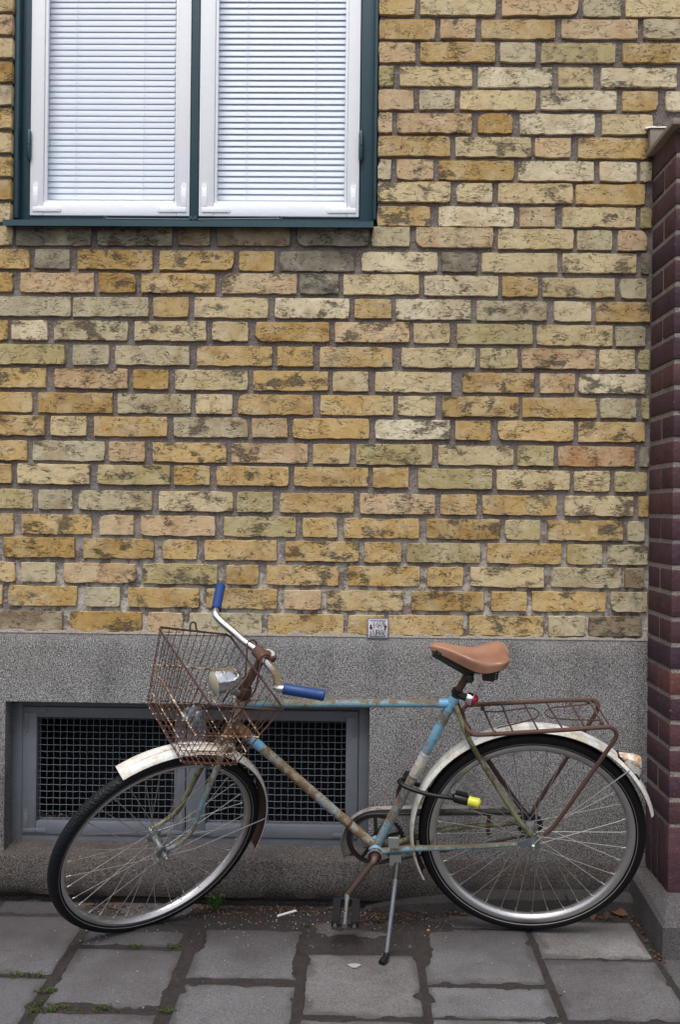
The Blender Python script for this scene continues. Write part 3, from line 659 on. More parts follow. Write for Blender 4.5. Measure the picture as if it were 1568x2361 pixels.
for (x0, x1, y0, y1, sk, ci, yi) in SL:
    n = 6; pts = []
    if ci in (1, 2): dx0 = lambda y: -.055*(-y-.35) if y > -1.2 else -.047
    else: dx0 = lambda y: 0
    for i in range(n): pts.append((x0+(x1-x0)*i/n, y0+sk*(i/n-.5)))
    for i in range(n): pts.append((x1, y0+(y1-y0)*i/n+sk*.5*(1-i/n)))
    for i in range(n): pts.append((x1-(x1-x0)*i/n, y1))
    for i in range(n): pts.append((x0, y1-(y1-y0)*i/n))
    e = .0035 if ci < 6 else .0018
    pts = [(px+e*mnoise.noise(V((px*30, py*30, ci)))+(0), py+e*mnoise.noise(V((px*30, py*30, ci+9)))) for (px, py) in pts]
    cx, cy = (x0+x1)/2, (y0+y1)/2; zt_ = rnd.uniform(-.0015, .0015); tx, ty = rnd.uniform(-.006, .006), rnd.uniform(-.006, .006)
    near = y1 > -1.3 and -1.5 < x0 < 1.2
    q = MB() if near else big; b0 = len(q.v); N = len(pts)
    for (px, py) in pts: q.v.append(V((px, py, -.05)))
    for (px, py) in pts: q.v.append(V((px, py, -.005+zt_)))
    for (px, py) in pts: q.v.append(V((px+math.copysign(.003, cx-px)*(abs(px-cx) > (x1-x0)/2-.01), py+math.copysign(.003, cy-py)*(abs(py-cy) > (y1-y0)/2-.01), zt_+(px-cx)*tx+(py-cy)*ty)))
    for k in range(N):
        l = (k+1) % N; q.f += [(b0+k, b0+l, b0+N+l, b0+N+k), (b0+N+k, b0+N+l, b0+2*N+l, b0+2*N+k)]
    q.f.append(tuple(b0+2*N+k for k in range(N)))
    if near:
        o = q.build('paving_slab', M['slab'], pav, ang=40)
        v = rnd.uniform(.62, .78); c = (.185, .180, .187)
        if ci == 7 and yi == 0: c = (.37, .37, .365)
        elif ci == 7: c = (.165, .158, .165)
        elif ci == 5 and yi == 1: c = (.225, .215, .215)
        elif ci == 6: c = (.210, .207, .215)
        elif ci <= 3: c = (.160, .153, .162)
        o.color = (c[0]*v, c[1]*v, c[2]*v, 1)
o = big.build('paving_slab', M['slab'], pav, kind='stuff'); o.color = (.138, .136, .143, 1)
# soil in the joints and drifted over the slab edges
PATCH = [(-.02,-.26,.16,.10,1.0),(.12,-.24,.14,.09,1.1),(.20,-.34,.04,.12,.8),(-.475,-.30,.05,.10,.7),(-.64,-.235,.20,.035,.9),(-.68,-.30,.07,.03,.6),(-.30,-.13,.30,.075,1.1),(-.70,-.12,.25,.06,.8),(.18,-.16,.14,.04,.7),
 (.02,-.10,.30,.06,1.2),(-.72,-.73,.12,.03,.5),(-.48,-.60,.03,.08,.4),(-.16,-.42,.02,.16,.5),(.185,-.45,.015,.1,.4),(.80,-.06,.20,.03,.8),(-.42,-.205,.06,.04,.5),(-.52,-.73,.05,.03,.6),(.24,-.21,.06,.025,.7)]
gx0, gx1, gy0, gy1, st_ = -1.5, 1.25, -1.02, -.02, .0072
nx, ny = int((gx1-gx0)/st_), int((gy1-gy0)/st_)
sl2 = [q for q in SL if q[3] > -1.2]
q = MB(); 
for jy in range(ny+1):
    y = gy0+(gy1-gy0)*jy/ny
    for ix in range(nx+1):
        x = gx0+(gx1-gx0)*ix/nx; din = 0.
        for (a, b, c, d, sk, ci, yi) in sl2:
            if a < x < b and c < y < d: din = min(x-a, b-x, y-c, d-y); break
        n1 = mnoise.fractal(V((x*15, y*15, 0)), 1., 2., 4); n2 = mnoise.noise(V((x*7, y*7, 4)))
        amp = .0045 if x < .18 else .0015
        enc = amp*.35+amp*(n1+n2*.8)
        p = 0
        for (cx, cy, rx, ry, k) in PATCH:
            e = ((x-cx)/rx)**2+((y-cy)/ry)**2
            if e < 2.2: p = max(p, k*(1.15-e))
        p += .45*n1
        enc = max(enc, .07*max(0, p-.12))
        h = (enc-din)*.5
        h = max(-.0075, min(.0030, h)) if din > 0 else min(.0030, max(-.0045, h))
        if din == 0: h = -.0035+.0035*max(-.5, min(1, n1+p*1.2))
        h += .0022*max(0, min(1, p*1.6))
        h += .0010*n1
        q.v.append(V((x, y, h)))
W_ = nx+1
for jy in range(ny):
    for ix in range(nx): a = jy*W_+ix; q.f.append((a, a+1, a+W_+1, a+W_))
q.build('soil', M['soil'], smooth=True, ang=60, recalc=False, label='dark damp soil filling the slab joints and drifted along the wall', cat='soil', kind='stuff')

# ================================================================== BICYCLE
exec_marker = 0
bo = V((-.02, -.2, 0))
bike = empty('bicycle', bo, label='old rusty light blue bicycle with wire basket and tan saddle on its kickstand', cat='bicycle')
nR = V((-.05519, -.95629, -.28717)).normalized(); cR = V((.5151, -.2871, .3238))
nF = V((.53536051, -.71675908, -.44681714)).normalized(); cF = V((-.5765, -.3440, .2930))
wR = .331; KR = wR/.325                          # rear wheel radius and its scale
def PR(px, py, w=0.): return onp(px, py, cR+nR*w, nR)
def PF(px, py, w=0.): return onp(px, py, cF+nF*w, nF)
M['rubber'] = mat_plain('tyre_rubber', (.0055,.0055,.007), .6, bump=.4, bs=900, spec=.25)
s = NT('tyre_tread'); c = s.coord(); wv = s.n('TexVoronoi', Vector=c, Scale=160.).outputs[0]
M['tread'] = s.fin((.006,.008,.011), .5, spec=.25, normal=s.bump(wv, .003, .8))
M['rim'] = mat_rusty('worn_chrome_rim', (.58,.57,.57), (.20,.11,.06), (.10,.06,.04), .12, 30, .30, .9)
M['rimdull'] = mat_rusty('dull_rim', (.36,.33,.32), (.17,.12,.09), (.10,.07,.05), .25, 40, .45, .6)
M['spoke'] = mat_plain('spoke_steel', (.46,.44,.42), .4, .75)
M['hub'] = mat_rusty('hub_steel', (.30,.31,.31), (.12,.08,.05), (.05,.035,.03), .38, 60, .4, .7)
M['chrome'] = mat_rusty('chrome', (.80,.81,.83), (.22,.12,.06), (.10,.06,.04), .03, 30, .12, 1.)
M['chrome_worn'] = mat_rusty('worn_chrome', (.74,.74,.73), (.25,.15,.07), (.09,.05,.03), .22, 55, .2, 1.)
def mat_tube(name, base, second, rust1, rust2, amt, top=0.0, rough=.42):
    """old enamel: faded, with brown grime speckle and grime settled on upward faces"""
    s = NT(name); c = s.coord((1,1,1), rndoff(s)); nz = s.n('SeparateXYZ', Vector=s.n('NewGeometry').outputs['Normal']).outputs[2]
    n1 = s.noise(c, 30, 6, .72, .5); n2 = s.noise(c, 150, 4, .7); n3 = s.noise(c, 9, 2)
    f = s.math('ADD', s.math('MULTIPLY', n1, .55), s.math('MULTIPLY', n3, .25)); f = s.math('ADD', f, s.math('MULTIPLY', n2, .20))
    if top: f = s.math('ADD', f, s.math('MULTIPLY', s.ramp(nz, -.2, .7), top))
    t = .72-amt*.44; k = s.ramp(f, t-.07, t+.07); k2 = s.ramp(f, t+.03, t+.09)
    b = s.mix(s.ramp(n3, .4, .6), base, second); b = s.mix(s.ramp(n2, .4, .75, 0, .4), b, tuple(.6*x for x in base))
    colr = s.mix(s.math('MULTIPLY', k, .9), b, rust1); colr = s.mix(s.math('MULTIPLY', k2, .7), colr, rust2)
    return s.fin(colr, s.ramp(k, 0, 1, rough, .75), normal=s.bump(s.math('ADD', n2, k), .0007, .5))
M['blue'] = mat_tube('light_blue_paint', (.15,.33,.46), (.27,.40,.44), (.185,.135,.072), (.12,.062,.028), .60)
M['blue2'] = mat_tube('blue_under_grime', (.13,.30,.44), (.20,.33,.40), (.165,.145,.082), (.10,.070,.038), .46, .13)
M['bluefresh'] = mat_tube('clean_blue_paint', (.15,.36,.56), (.19,.38,.52), (.20,.15,.08), (.14,.08,.03), .22)
M['decal'] = mat_tube('worn_white_decal', (.55,.53,.47), (.48,.45,.38), (.30,.22,.13), (.20,.12,.06), .42)
M['olive'] = mat_rusty('olive_grime_tube', (.20,.19,.10), (.10,.075,.035), (.07,.055,.03), .5, 30, .5, second=(.15,.15,.09))
M['rust'] = mat_rusty('rust', (.082,.040,.030), (.17,.075,.030), (.045,.024,.020), .46, 34, .75)
M['rustdark'] = mat_rusty('dark_rust', (.060,.028,.022), (.12,.055,.028), (.035,.02,.018), .4, 60, .8)
M['rustspot'] = mat_rusty('flaking_white_on_rust', (.62,.50,.38), (.16,.065,.03), (.075,.032,.02), .62, 45, .6)
M['rusthead'] = mat_rusty('head_tube_rust', (.40,.37,.32), (.26,.13,.055), (.12,.065,.03), .62, 24, .55)
M['fender'] = mat_tube('white_enamel', (.70,.70,.68), (.62,.62,.59), (.46,.34,.19), (.24,.13,.06), .40, rough=.32)
M['black'] = mat_plain('black_plastic', (.008,.008,.010), .4, spec=.3); M['blackm'] = mat_plain('black_metal', (.018,.017,.017), .55)
M['leather'] = None
s = NT('tan_leather'); c = s.coord((1,1,1)); n1 = s.noise(c, 18, 4); n2 = s.noise(c, 400, 3)
M['leather'] = s.fin(s.mix(s.ramp(s.noise(c, 9, 3), .38, .66), (.330,.170,.108), (.20,.095,.060)), s.ramp(n1, .3, .7, .30, .44), normal=s.bump(n2, .0004, .5))
M['grip'] = mat_plain('blue_grip_rubber', (.006,.042,.175), .5, bump=.5, bs=250)
M['yellow'] = mat_plain('yellow_plastic', (.58,.57,.05), .42); M['red'] = mat_plain('red_lens', (.32,.003,.03), .2)
M['grey'] = mat_rusty('grey_zinc', (.34,.35,.36), (.15,.10,.07), (.08,.06,.05), .15, 50, .5, .5)
M['ally'] = mat_plain('kickstand_steel', (.10,.108,.13), .55, .2)
M['dropout'] = mat_rusty('dirty_dropout', (.13,.16,.18), (.10,.06,.035), (.05,.035,.025), .4, 60, .5, .3)
M['crankrust'] = mat_rusty('brown_crank', (.10,.062,.050), (.15,.08,.045), (.05,.034,.03), .4, 40, .5, .2)
s = NT('headlight_lens'); c = s.coord(); wv = s.n('TexWave', Vector=c, Scale=130., Distortion=.4, _bands_direction='X').outputs[1]
M['lens'] = s.fin(s.mix(s.ramp(wv, .2, .8, 0, .4), (.50,.48,.36), (.36,.34,.24)), .18, normal=s.bump(wv, .001, .6))
M['foil'] = mat_plain('crumpled_foil', (.20,.21,.24), .42, .5)

RI = .2907
def wheel(c, n, hubmats, lab, spokeang=0., treadmat='rubber', hubw=.034, rimmat='rim', rs=1.0, k=1.0):
    wh = empty('wheel', c); wh.parent = bike; wh.location = c-bo
    if lab: wh['label'] = lab
    tr = [(.3085+.0178*math.cos(a), .0185*math.sin(a)) for a in [2*math.pi*k/16 for k in range(16)]]
    tr[0] = (.3255, 0); tr = [(r*k, h) for (r, h) in tr]
    MB().lathe(c, n, tr, 120).build('tyre', M[treadmat], wh, ang=60)
    for sg in (1, -1): MB().lathe(c, n, [(.2985*k, sg*.0168), (.3000*k, sg*.0178), (.3002*k, sg*.0168)], 120).build('sidewall_line', M['rimdull'], wh)
    pr = [(.2935,.0150),(.2890,.0158),(.2810,.0150),(.2785,.0125),(.2735,.0085),(.2710,0),(.2735,-.0085),(.2785,-.0125),(.2810,-.0150),(.2890,-.0158),(.2935,-.0150),(.2925,-.0125),(.2835,-.009),(.2835,.009),(.2925,.0125)]
    pr = [((.2935-(.2935-r)*rs)*k, w) for (r, w) in pr]
    MB().lathe(c, n, pr, 120).build('rim', M[rimmat], wh, ang=40)
    q = MB(); q.lathe(c, n, [(1e-5,-.036),(.012,-.036),(.021,-.035),(.021,-.032),(.0105,-.026),(.0095,0),(.0105,.026),(.021,.032),(.021,.035),(.012,.036),(1e-5,.036)], 28, closedprof=False).build('hub', M['hub'], wh, ang=40)
    MB().tube([c-n*.058, c+n*.058], .0046, 10).build('axle', M['hub'], wh)
    x = V((0,0,1)).cross(n).normalized(); y = n.cross(x)
    P = lambda r, a, w: c+x*r*math.cos(a)+y*r*math.sin(a)+n*w
    for i in range(36):
        sg = 1 if i % 2 else -1; a = 2*math.pi*i/36+spokeang; off = (R(58) if (i//2) % 2 else -R(58))
        MB().tube([P(.0185, a+off, sg*hubw), P(.2745*k, a, sg*.003)], .00115, 5).build('spoke', M['spoke'], wh, smooth=True)
        MB().tube([P(.261*k, a-off*.004, sg*.0045), P(.2745*k, a, sg*.003)], .002, 6).build('nipple', M['spoke'], wh)
    q = MB(); q.tube([P(.268, R(-62), 0), P(.235, R(-62), 0)], .0035, 8).build('valve', M['blackm'], wh)
    return wh
wheel(cR, nR, None, None, .05, k=KR)
wheel(cF, nF, None, 'front wheel turned outwards with scuffed chrome rim', .02, 'tread', rs=.66)
def axes(n): x = V((0,0,1)).cross(n).normalized(); return x, n.cross(x)
def PW(c, n, r, a, w=0.):
    x, y = axes(n); return c+x*r*math.cos(a)+y*r*math.sin(a)+n*w

def fender(c, n, a0, a1, name, tail, N=70, rc=.343, hwid=.0295):
    prof = []
    for k in range(9):
        t = -1+2*k/8; prof.append((rc+.0125*math.cos(t*R(82))-.004, hwid*math.sin(t*R(82))/math.sin(R(82))))
    inner = [(r-.0014, w*.965) for (r, w) in prof[::-1]]
    q = MB().lathe(c, n, prof+inner, N, a0, a1)
    f = q.build(name, M['fender'], bike, ang=60)
    MB().lathe(c, n, [(r-.0022, w*.94) for (r, w) in prof[::-1]]+[(r-.0030, w*.92) for (r, w) in prof], N, a0+.003, a1-.003).build('rusty_underside', M['rustdark'], f, ang=60)
    return f
rf = fender(cR, nR, R(14.5), R(206), 'rear_fender', True, rc=.3495)
for ww in (.010, .0135, -.012):
    rr = .3455+.0125*math.cos(math.asin(ww/.0278))+.0004
    MB().lathe(cR, nR, [(rr, ww-.0006), (rr+.0003, ww), (rr, ww+.0006)], 70, R(16), R(203)).build('pinstripe', mat_plain('pale_blue_pinstripe', (.30,.45,.62), .4) if 'pin' not in M else M['pin'], rf)
ff = fender(cF, nF, R(-13), R(122), 'front_fender', False)
# rolled front tip of the front fender handled by extending the arc; fender ridge
MB().lathe(cF, nF, [(.3525, -.004), (.3535, 0), (.3525, .004)], 60, R(2), R(116)).build('ridge', M['fender'], ff)

# ---- frame
fr_ = empty('frame', PR(866, 1962)); fr_.parent = bike; fr_.location = wloc[fr_.name]-bo
def tb(name, pts, r, mat, parent=None, seg=16, **k): return MB().tube(pts, r, seg).build(name, M[mat], parent or fr_, **k)
HT, HB = PR(557, 1613), PR(531, 1692)
ax = (HT-HB).normalized()
tt0 = PR(560, 1622); tt1 = PR(1040, 1621.5)
tb('top_tube', [tt0.lerp(tt1, t) for t in (0, .3, .6, 1)], .0122, 'blue2')
dt0, dt1 = PR(538, 1668), PR(866, 1952)
M['downtube'] = mat_tube('faded_rusty_down_tube', (.24,.35,.40), (.36,.35,.27), (.20,.145,.075), (.13,.065,.028), .62)
tb('down_tube', [dt0, dt0.lerp(dt1, .3), dt1], .0142, 'downtube')
st0, st1 = PR(1047, 1611), PR(866, 1956)
tb('seat_tube', [st0, st0.lerp(st1, .5), st1], .0142, 'blue')
tb('seat_tube_band', [st0.lerp(st1, .165), st0.lerp(st1, .245)], .01435, 'bluefresh')
tb('decal_band', [st0.lerp(st1, .345), st0.lerp(st1, .50)], .01435, 'decal', label='worn white decal band on the seat tube')
for t in (.36, .48): tb('decal_ring', [st0.lerp(st1, t), st0.lerp(st1, t+.006)], .01455, 'bluefresh')
tb('lug', [st0.lerp(st1, -.012), st0.lerp(st1, .07)], .0158, 'bluefresh'); tb('lug', [tt1.lerp(tt0, -.005), tt1.lerp(tt0, .055)], .0136, 'bluefresh')
bb = PR(866, 1956)
MB().lathe(bb, nR, [(1e-5,-.034),(.0205,-.034),(.0205,.034),(1e-5,.034)], 32).build('bottom_bracket_shell', M['bluefresh'], fr_)
for sg, mt in ((1, 'blue2'), (-1, 'olive')):
    hp = cR+nR*(.052*sg)
    a = bb+nR*(.018*sg); b = PR(935, 1957, .022) if sg > 0 else PR(925, 1941, -.022); c_ = PR(1035, 1954, .040) if sg > 0 else PR(1035, 1911, -.040)
    tb('chain_stay', bez([a, b, c_, hp+V((-.045,0,.0))], 4), [.0098]*6+[.0085]*3+[.0075]*3+[.0060], mt) if len(bez([a,b,c_,hp+V((-.045,0,0))],4)) == 13 else None
    s0 = PR(1051, 1622)+nR*(.016*sg); s1 = PR(1085, 1700)+nR*(.034*sg)
    tb('seat_stay', bez([s0, s1, hp.lerp(s1, .35)+nR*(.004*sg), hp+V((-.004,0,.022))], 4), [.0074]*13, 'olive' if sg > 0 else 'rustdark')
    q = MB(); pl = [(-.052,.003),(-.018,.016),(.002,.024),(.020,.006),(.022,-.012),(.004,-.016),(-.014,-.009),(-.050,-.005)]
    x_, y_ = axes(nR); n8 = len(pl)
    q.v = [hp+x_*a1+y_*b1+nR*h for h in (-.0022, .0022) for (a1, b1) in pl]
    q.f = [tuple(range(n8)), tuple(range(2*n8-1, n8-1, -1))]+[(k, (k+1) % n8, n8+(k+1) % n8, n8+k) for k in range(n8)]
    q.build('dropout', M['dropout'], fr_, smooth=False)
    MB().lathe(hp+nR*(.003*sg), nR*sg, [(1e-5,0),(.0085,0),(.0085,.007),(.0050,.009),(.0046,.022),(1e-5,.023)], 6).build('axle_nut', M['chrome_worn'], fr_)
MB().lathe(PR(1054, 1632)+nR*.012, nR, [(1e-5,0),(.0085,0),(.0085,.009),(1e-5,.012)], 12).build('seat_bolt', M['rust'], fr_)
# head tube with badge
tb('head_tube', [HB-ax*.006, HB, HT, HT+ax*.008], [.0185,.0170,.0170,.0185], 'rusthead')
tb('lug', [HB-ax*.012, HB+ax*.006], .0205, 'rusthead'); tb('head_clamp', [HT+ax*.012, HT+ax*.026, HT+ax*.044], [.0195,.022,.0175], 'rustdark')
tb('headset_cup', [HB-ax*.024, HB-ax*.012], [.0155,.0205], 'chrome_worn')
tb('lug', [dt0, dt0.lerp(dt1, .10)], .0168, 'rusthead')
tb('decal_patch', [dt0.lerp(dt1, .12), dt0.lerp(dt1, .19)], .01445, 'bluefresh'); tb('clip_band', [dt0.lerp(dt1, .80), dt0.lerp(dt1, .815)], .0150, 'rust')
# ---- fork
fk = empty('fork', HB); fk.parent = bike; fk.location = HB-bo
crown = HB-ax*.038
near = [crown+nF*.030, PF(516, 1730, .032), PF(501, 1768, .038), PF(487, 1800, .042), PF(470, 1840, .045), PF(459, 1868, .047), PF(449, 1900, .048), PF(432, 1928, .050), PF(400, 1952, .051), PF(383, 1958, .051)]
n_ = bez(near, 3)
MB().tube(n_, [.0108-.0050*i/(len(n_)-1) for i in range(len(n_))], 14).build('fork_leg', M['blue'], fk)
far = [crown-nF*.030, PF(492, 1722, -.032), PF(466, 1764, -.040), PF(441, 1811, -.045), PF(416, 1860, -.047), PF(393, 1883, -.050), PF(369, 1899, -.051), PF(350, 1909, -.051)]
n_ = bez(far, 3)
MB().tube(n_, [.0108-.0050*i/(len(n_)-1) for i in range(len(n_))], 14).build('fork_leg', M['olive'], fk, label='far fork leg in olive grime')
MB().tube([crown+nF*.036, crown+nF*.02+ax*.004, crown+ax*.006, crown-nF*.02+ax*.004, crown-nF*.036], [.011,.0155,.0175,.0155,.011], 16).build('fork_crown', M['rusthead'], fk)
for sg in (1, -1):
    MB().lathe(cF+nF*(.047*sg), nF*sg, [(1e-5,0),(.012,0),(.012,.002),(.0088,.003),(.0088,.010),(.005,.012),(.0046,.020),(1e-5,.021)], 6 if 0 else 18).build('axle_nut', M['chrome_worn'] if sg < 0 else M['hub'], fk)
# ---- stem and handlebar
ST = PR(606, 1512)
bk = V((.80,.60,0)); UP = V((0,0,1))
def S(b, n, u): return ST+bk*b+nF*n+UP*u
stm = empty('stem', ST); stm.parent = bike; stm.location = ST-bo
MB().tube([HT+ax*.030, HT+ax*.05, ST-ax*.006], [.0125,.0118,.0118], 16).build('quill', M['rustdark'], stm)
top = ST+ax*.010
MB().lathe(ST+bk*.022-ax*.01, (ax-bk*.10).normalized(), [(.010,-.010),(.019,-.004),(.0225,.004),(.0215,.012),(.014,.018),(1e-5,.020)], 28, closedprof=False).build('stem_head', M['rust'], stm)
MB().tube([ST+bk*.018-ax*.004, S(-.010, 0, .002)], [.018, .017], 16).build('extension', M['rust'], stm)
MB().tube([S(-.006, -.024, .002), S(-.006, .022, .002)], .0180, 18).build('bar_clamp', M['rust'], stm)
q = MB()
for k in range(-3, 4): q.obox(ST+bk*(.022+.0)+ax*.0085+nF*(k*.0052), nF, bk, ax, .0016, .012*math.cos(k*.38), .0016)
q.build('clamp_ribs', M['fender'], stm, smooth=False)
hb = empty('handlebar', ST); hb.parent = bike; hb.location = ST-bo
for sg, lab in ((1, None), (-1, None)):
    kx = .022 if sg > 0 else .006
    pts = [S(-.006, 0, .002), S(-.008, .030*sg, .002), S(-.030+kx, .075*sg, .003), S(-.040+kx, .115*sg, .005), S(-.058+kx*.6, .165*sg, .013), S(-.064+kx*.4, .188*sg, .021), S(-.056, .203*sg, .0265), S(-.036, .222*sg, .031), S(-.01, .25*sg, .036)]
    g0, g1 = (S(-.048, .204, .0290), S(.042, .280, .046)) if sg > 0 else (S(-.053, -.204, .0268), S(.004, -.290, .052))
    pts = pts[:5]+[S(-.064+kx*.4, .190*sg, .022), g0+(g1-g0)*.08, g0+(g1-g0)*.5, g0+(g1-g0)*.9]
    MB().tube(bez(pts, 5), .0108, 18).build('bar', M['chrome_worn' if sg > 0 else 'chrome'], hb)
    g0, g1 = (S(-.048, .204, .0290), S(.042, .280, .046)) if sg > 0 else (S(-.053, -.204, .0268), S(.004, -.290, .052))
    d = (g1-g0)
    MB().tube([g0, g0+d*.02, g0+d*.06, g0+d*.07, g0+d*.92, g0+d*.93, g0+d*.97, g1], [.0135,.0158,.0158,.0148,.0150,.0160,.0160,.0115], 20).build('grip', M['grip'], hb, label='blue rubber grip on the %s bar end' % ('near' if sg > 0 else 'far'))
# ---- saddle (local frame: bk-like axis = image right)
xr, yr = axes(nR)
sp0 = PR(1046, 1611); sp1 = PR(1080, 1553)
sa = (sp1-sp0).normalized()
tb('seat_post', [sp0-sa*.02, sp0, sp1], .0108, 'rustdark', bike)
sad = empty('saddle', PR(1083, 1545)); sad.parent = bike; sad.location = wloc[sad.name]-bo
ang_s = R(-7)
sx_ = xr*math.cos(ang_s)+yr*math.sin(ang_s); sy_ = nR.cross(sx_)
SO = PR(990, 1489)
stn = [(u*.84, a*.90, b, c*.56) for (u, a, b, c) in [(0,.0045,.0,.010),(.008,.013,.006,.020),(.025,.0195,.0095,.032),(.055,.024,.009,.043),(.09,.030,.004,.050),(.125,.041,-.001,.055),(.155,.058,-.001,.055),(.18,.075,.003,.053),(.205,.085,.008,.050),(.23,.087,.012,.046),(.248,.080,.011,.040),(.260,.062,.007,.030),(.266,.03,.002,.018)]]
q = MB(); K = 17
def smp(i, f):
    return f
cs = []
for (u, hw_, top_, dr) in stn:
    row = []
    for k in range(K):
        t = -1+2*k/(K-1)
        # flat-topped section that rolls over into the skirt
        a_ = min(1, abs(t)/.62); skirt = max(0, (abs(t)-.55)/.45)
        wv = hw_*(1-(1-a_)**1.0)*1.0 if a_ < 1 else hw_
        wv = hw_*math.sin(min(1, abs(t)/.72)*math.pi/2)
        dz = -.10*hw_*(a_**2) - dr*skirt**1.25
        # the waist of the leather droops, the rear wings rise
        dz += (.010*(a_**2) if u > .15 else 0)*min(1, (u-.15)/.05 if u > .15 else 0)
        row.append(SO+sx_*u+sy_*(top_+dz)+nR*(math.copysign(wv, t)))
    cs.append(row)
for row in cs: q.v += row
for i in range(len(cs)-1):
    for k in range(K-1): a = i*K+k; q.f.append((a, a+K, a+K+1, a+1))
q.f.append(tuple(range(K)))
so_ = q.build('leather_top', M['leather'], sad, ang=70)
sm = so_.modifiers.new('sub', 'SUBSURF'); sm.levels = 1; sm.render_levels = 2
sl_ = so_.modifiers.new('solid', 'SOLIDIFY'); sl_.thickness = .0045; sl_.offset = -1
def SP(u, v, w): return SO+sx_*u*.84+sy_*v*.92+nR*w*.9
def rivet(u, v, w, r, mat): MB().lathe(SP(u, v, w), (nR+sy_*.25).normalized(), [(r, -.002), (r*.9, .0015), (1e-5, .0024)], 16, closedprof=False).build('rivet', M[mat], sad)
rivet(.034, -.0125, .0235, .0042, 'blackm'); rivet(.240, -.0165, .0905, .0042, 'hub')
for sg in (1, -1):
    MB().tube(bez([SP(.03, -.012, .008*sg), SP(.07, -.040, .018*sg), SP(.11, -.052, .022*sg), SP(.15, -.055, .026*sg), SP(.20, -.046, .040*sg), SP(.238, -.030, .050*sg)], 4), .0035, 8).build('rail', M['blackm'], sad)
    # rear coil
    cpts = [SP(.222+.013*math.cos(a)+.0*a, -.060+.0012*a, .038*sg)+nR*(.013*math.sin(a)) for a in [i*.5 for i in range(38)]]
    MB().tube(cpts, .0026, 6).build('spring', M['blackm'], sad)
q = MB(); dn_ = sx_*math.cos(R(-24))+sy_*math.sin(R(-24)); q.obox(SP(.085, -.040, 0), dn_, nR, nR.cross(dn_), .062, .020, .011); q.build('nose_plate', M['blackm'], sad)
q = MB(); q.obox(SP(.205, -.050, 0), sx_, nR, sy_, .016, .050, .014); q.build('cantle_plate', M['blackm'], sad)
MB().tube([sp1-sa*.004, sp1+sa*.016], .0150, 14).build('clamp', M['rustdark'], sad)
MB().lathe(PR(1083, 1556)+nR*-.030, nR, [(1e-5,0),(.012,0),(.012,.058),(.007,.060),(.007,.068),(1e-5,.068)], 14).build('clamp_bolt', M['blackm'], sad)
# ---- seat post lamp
rl = empty('rear_lamp', PR(1052, 1595)); rl.parent = bike; rl.location = wloc[rl.name]-bo
MB().tube([PR(1051, 1600), PR(1057, 1590)], .0150, 14).build('strap', M['black'], rl)
MB().tube([PR(1056, 1600, .006), PR(1066, 1605, .010), PR(1077, 1609, .012)], [.008,.010,.012], 10).build('bracket', M['black'], rl)
ld = (xr+yr*-.28+nR*.45).normalized(); lc = PR(1078, 1607, .012)
MB().lathe(lc, ld, [(1e-5,-.004),(.012,-.003),(.0185,.002),(.0195,.008),(.0190,.016),(.0170,.019)], 28, closedprof=False).build('housing', M['chrome'], rl)
MB().lathe(lc, ld, [(.0168,.018),(.0165,.024),(.013,.029),(.006,.031),(1e-5,.0315)], 28, closedprof=False).build('lens', M['red'], rl)
# ---- rack
rk = empty('luggage_rack', PR(1240, 1650)); rk.parent = bike; rk.location = wloc[rk.name]-bo
wa = .070
loop = [PR(1372,1613,-wa), PR(1300,1614.5,-wa), PR(1190,1620,-wa), PR(1090,1625,-wa), PR(1074,1629,-wa*.9), PR(1067,1640,-wa*.6), PR(1071,1660,0), PR(1078,1680,wa*.6), PR(1090,1691,wa*.9), PR(1108,1694,wa), PR(1200,1689,wa), PR(1300,1683,wa), PR(1395,1676.5,wa), PR(1412,1678,wa), PR(1421,1688,wa), PR(1420,1702,wa), PR(1400,1732,wa), PR(1340,1818,wa*.97), PR(1280,1902,wa*.9), PR(1254,1925,wa*.85)]
MB().tube(bez(loop, 4), .0062, 10).build('rail', M['rust'], rk)
far_ = [PR(1365,1613.4,-wa), PR(1377,1620,-wa), PR(1379,1635,-wa), PR(1362,1665,-wa), PR(1315,1737,-wa), PR(1234,1862,-wa*.9), PR(1224,1888,-wa*.8)]
MB().tube(bez(far_, 4), .0062, 10).build('rail', M['rust'], rk)
for (a, b) in (((1113,1629),(1140,1690)), ((1157,1624),(1182,1685)), ((1209,1622),(1240,1681)), ((1261,1620),(1296,1677)), ((1313,1615),(1347,1673)), ((1358,1613),(1390,1668)), ((1371,1615),(1408,1676))):
    MB().tube([PR(*a, -wa*.98), PR(*b, wa*.98)], .0028, 8).build('cross_wire', M['rustdark'] if a[0] % 2 else M['rust'], rk)
for (a, w_) in (((1113,1630),-wa), ((1140,1689),wa), ((1357,1615),-wa), ((1388,1668),wa*.8)):
    MB().tube([PR(a[0]-4, a[1], w_)-yr*.003, PR(a[0]+5, a[1], w_)-yr*.003], .0085, 10).build('bracket', M['rust'], rk)
c1 = [PR(1118,1640,-.045), PR(1150,1641,-.046), PR(1200,1634,-.05), PR(1228,1633,-.045), PR(1243,1642,-.01), PR(1236,1655,.02), PR(1200,1666,.03), PR(1165,1674,.035), PR(1146,1679,.036)]
c2 = [PR(1357,1624,-.05), PR(1320,1627,-.045), PR(1280,1631,-.045), PR(1262,1637,-.03), PR(1258,1645,0), PR(1272,1655,.02), PR(1320,1659,.03), PR(1350,1660,.033), PR(1384,1661,.035)]
for c_ in (c1, c2): MB().tube(bez(c_, 5), .0021, 7).build('spring_clip', M['rustdark'], rk)
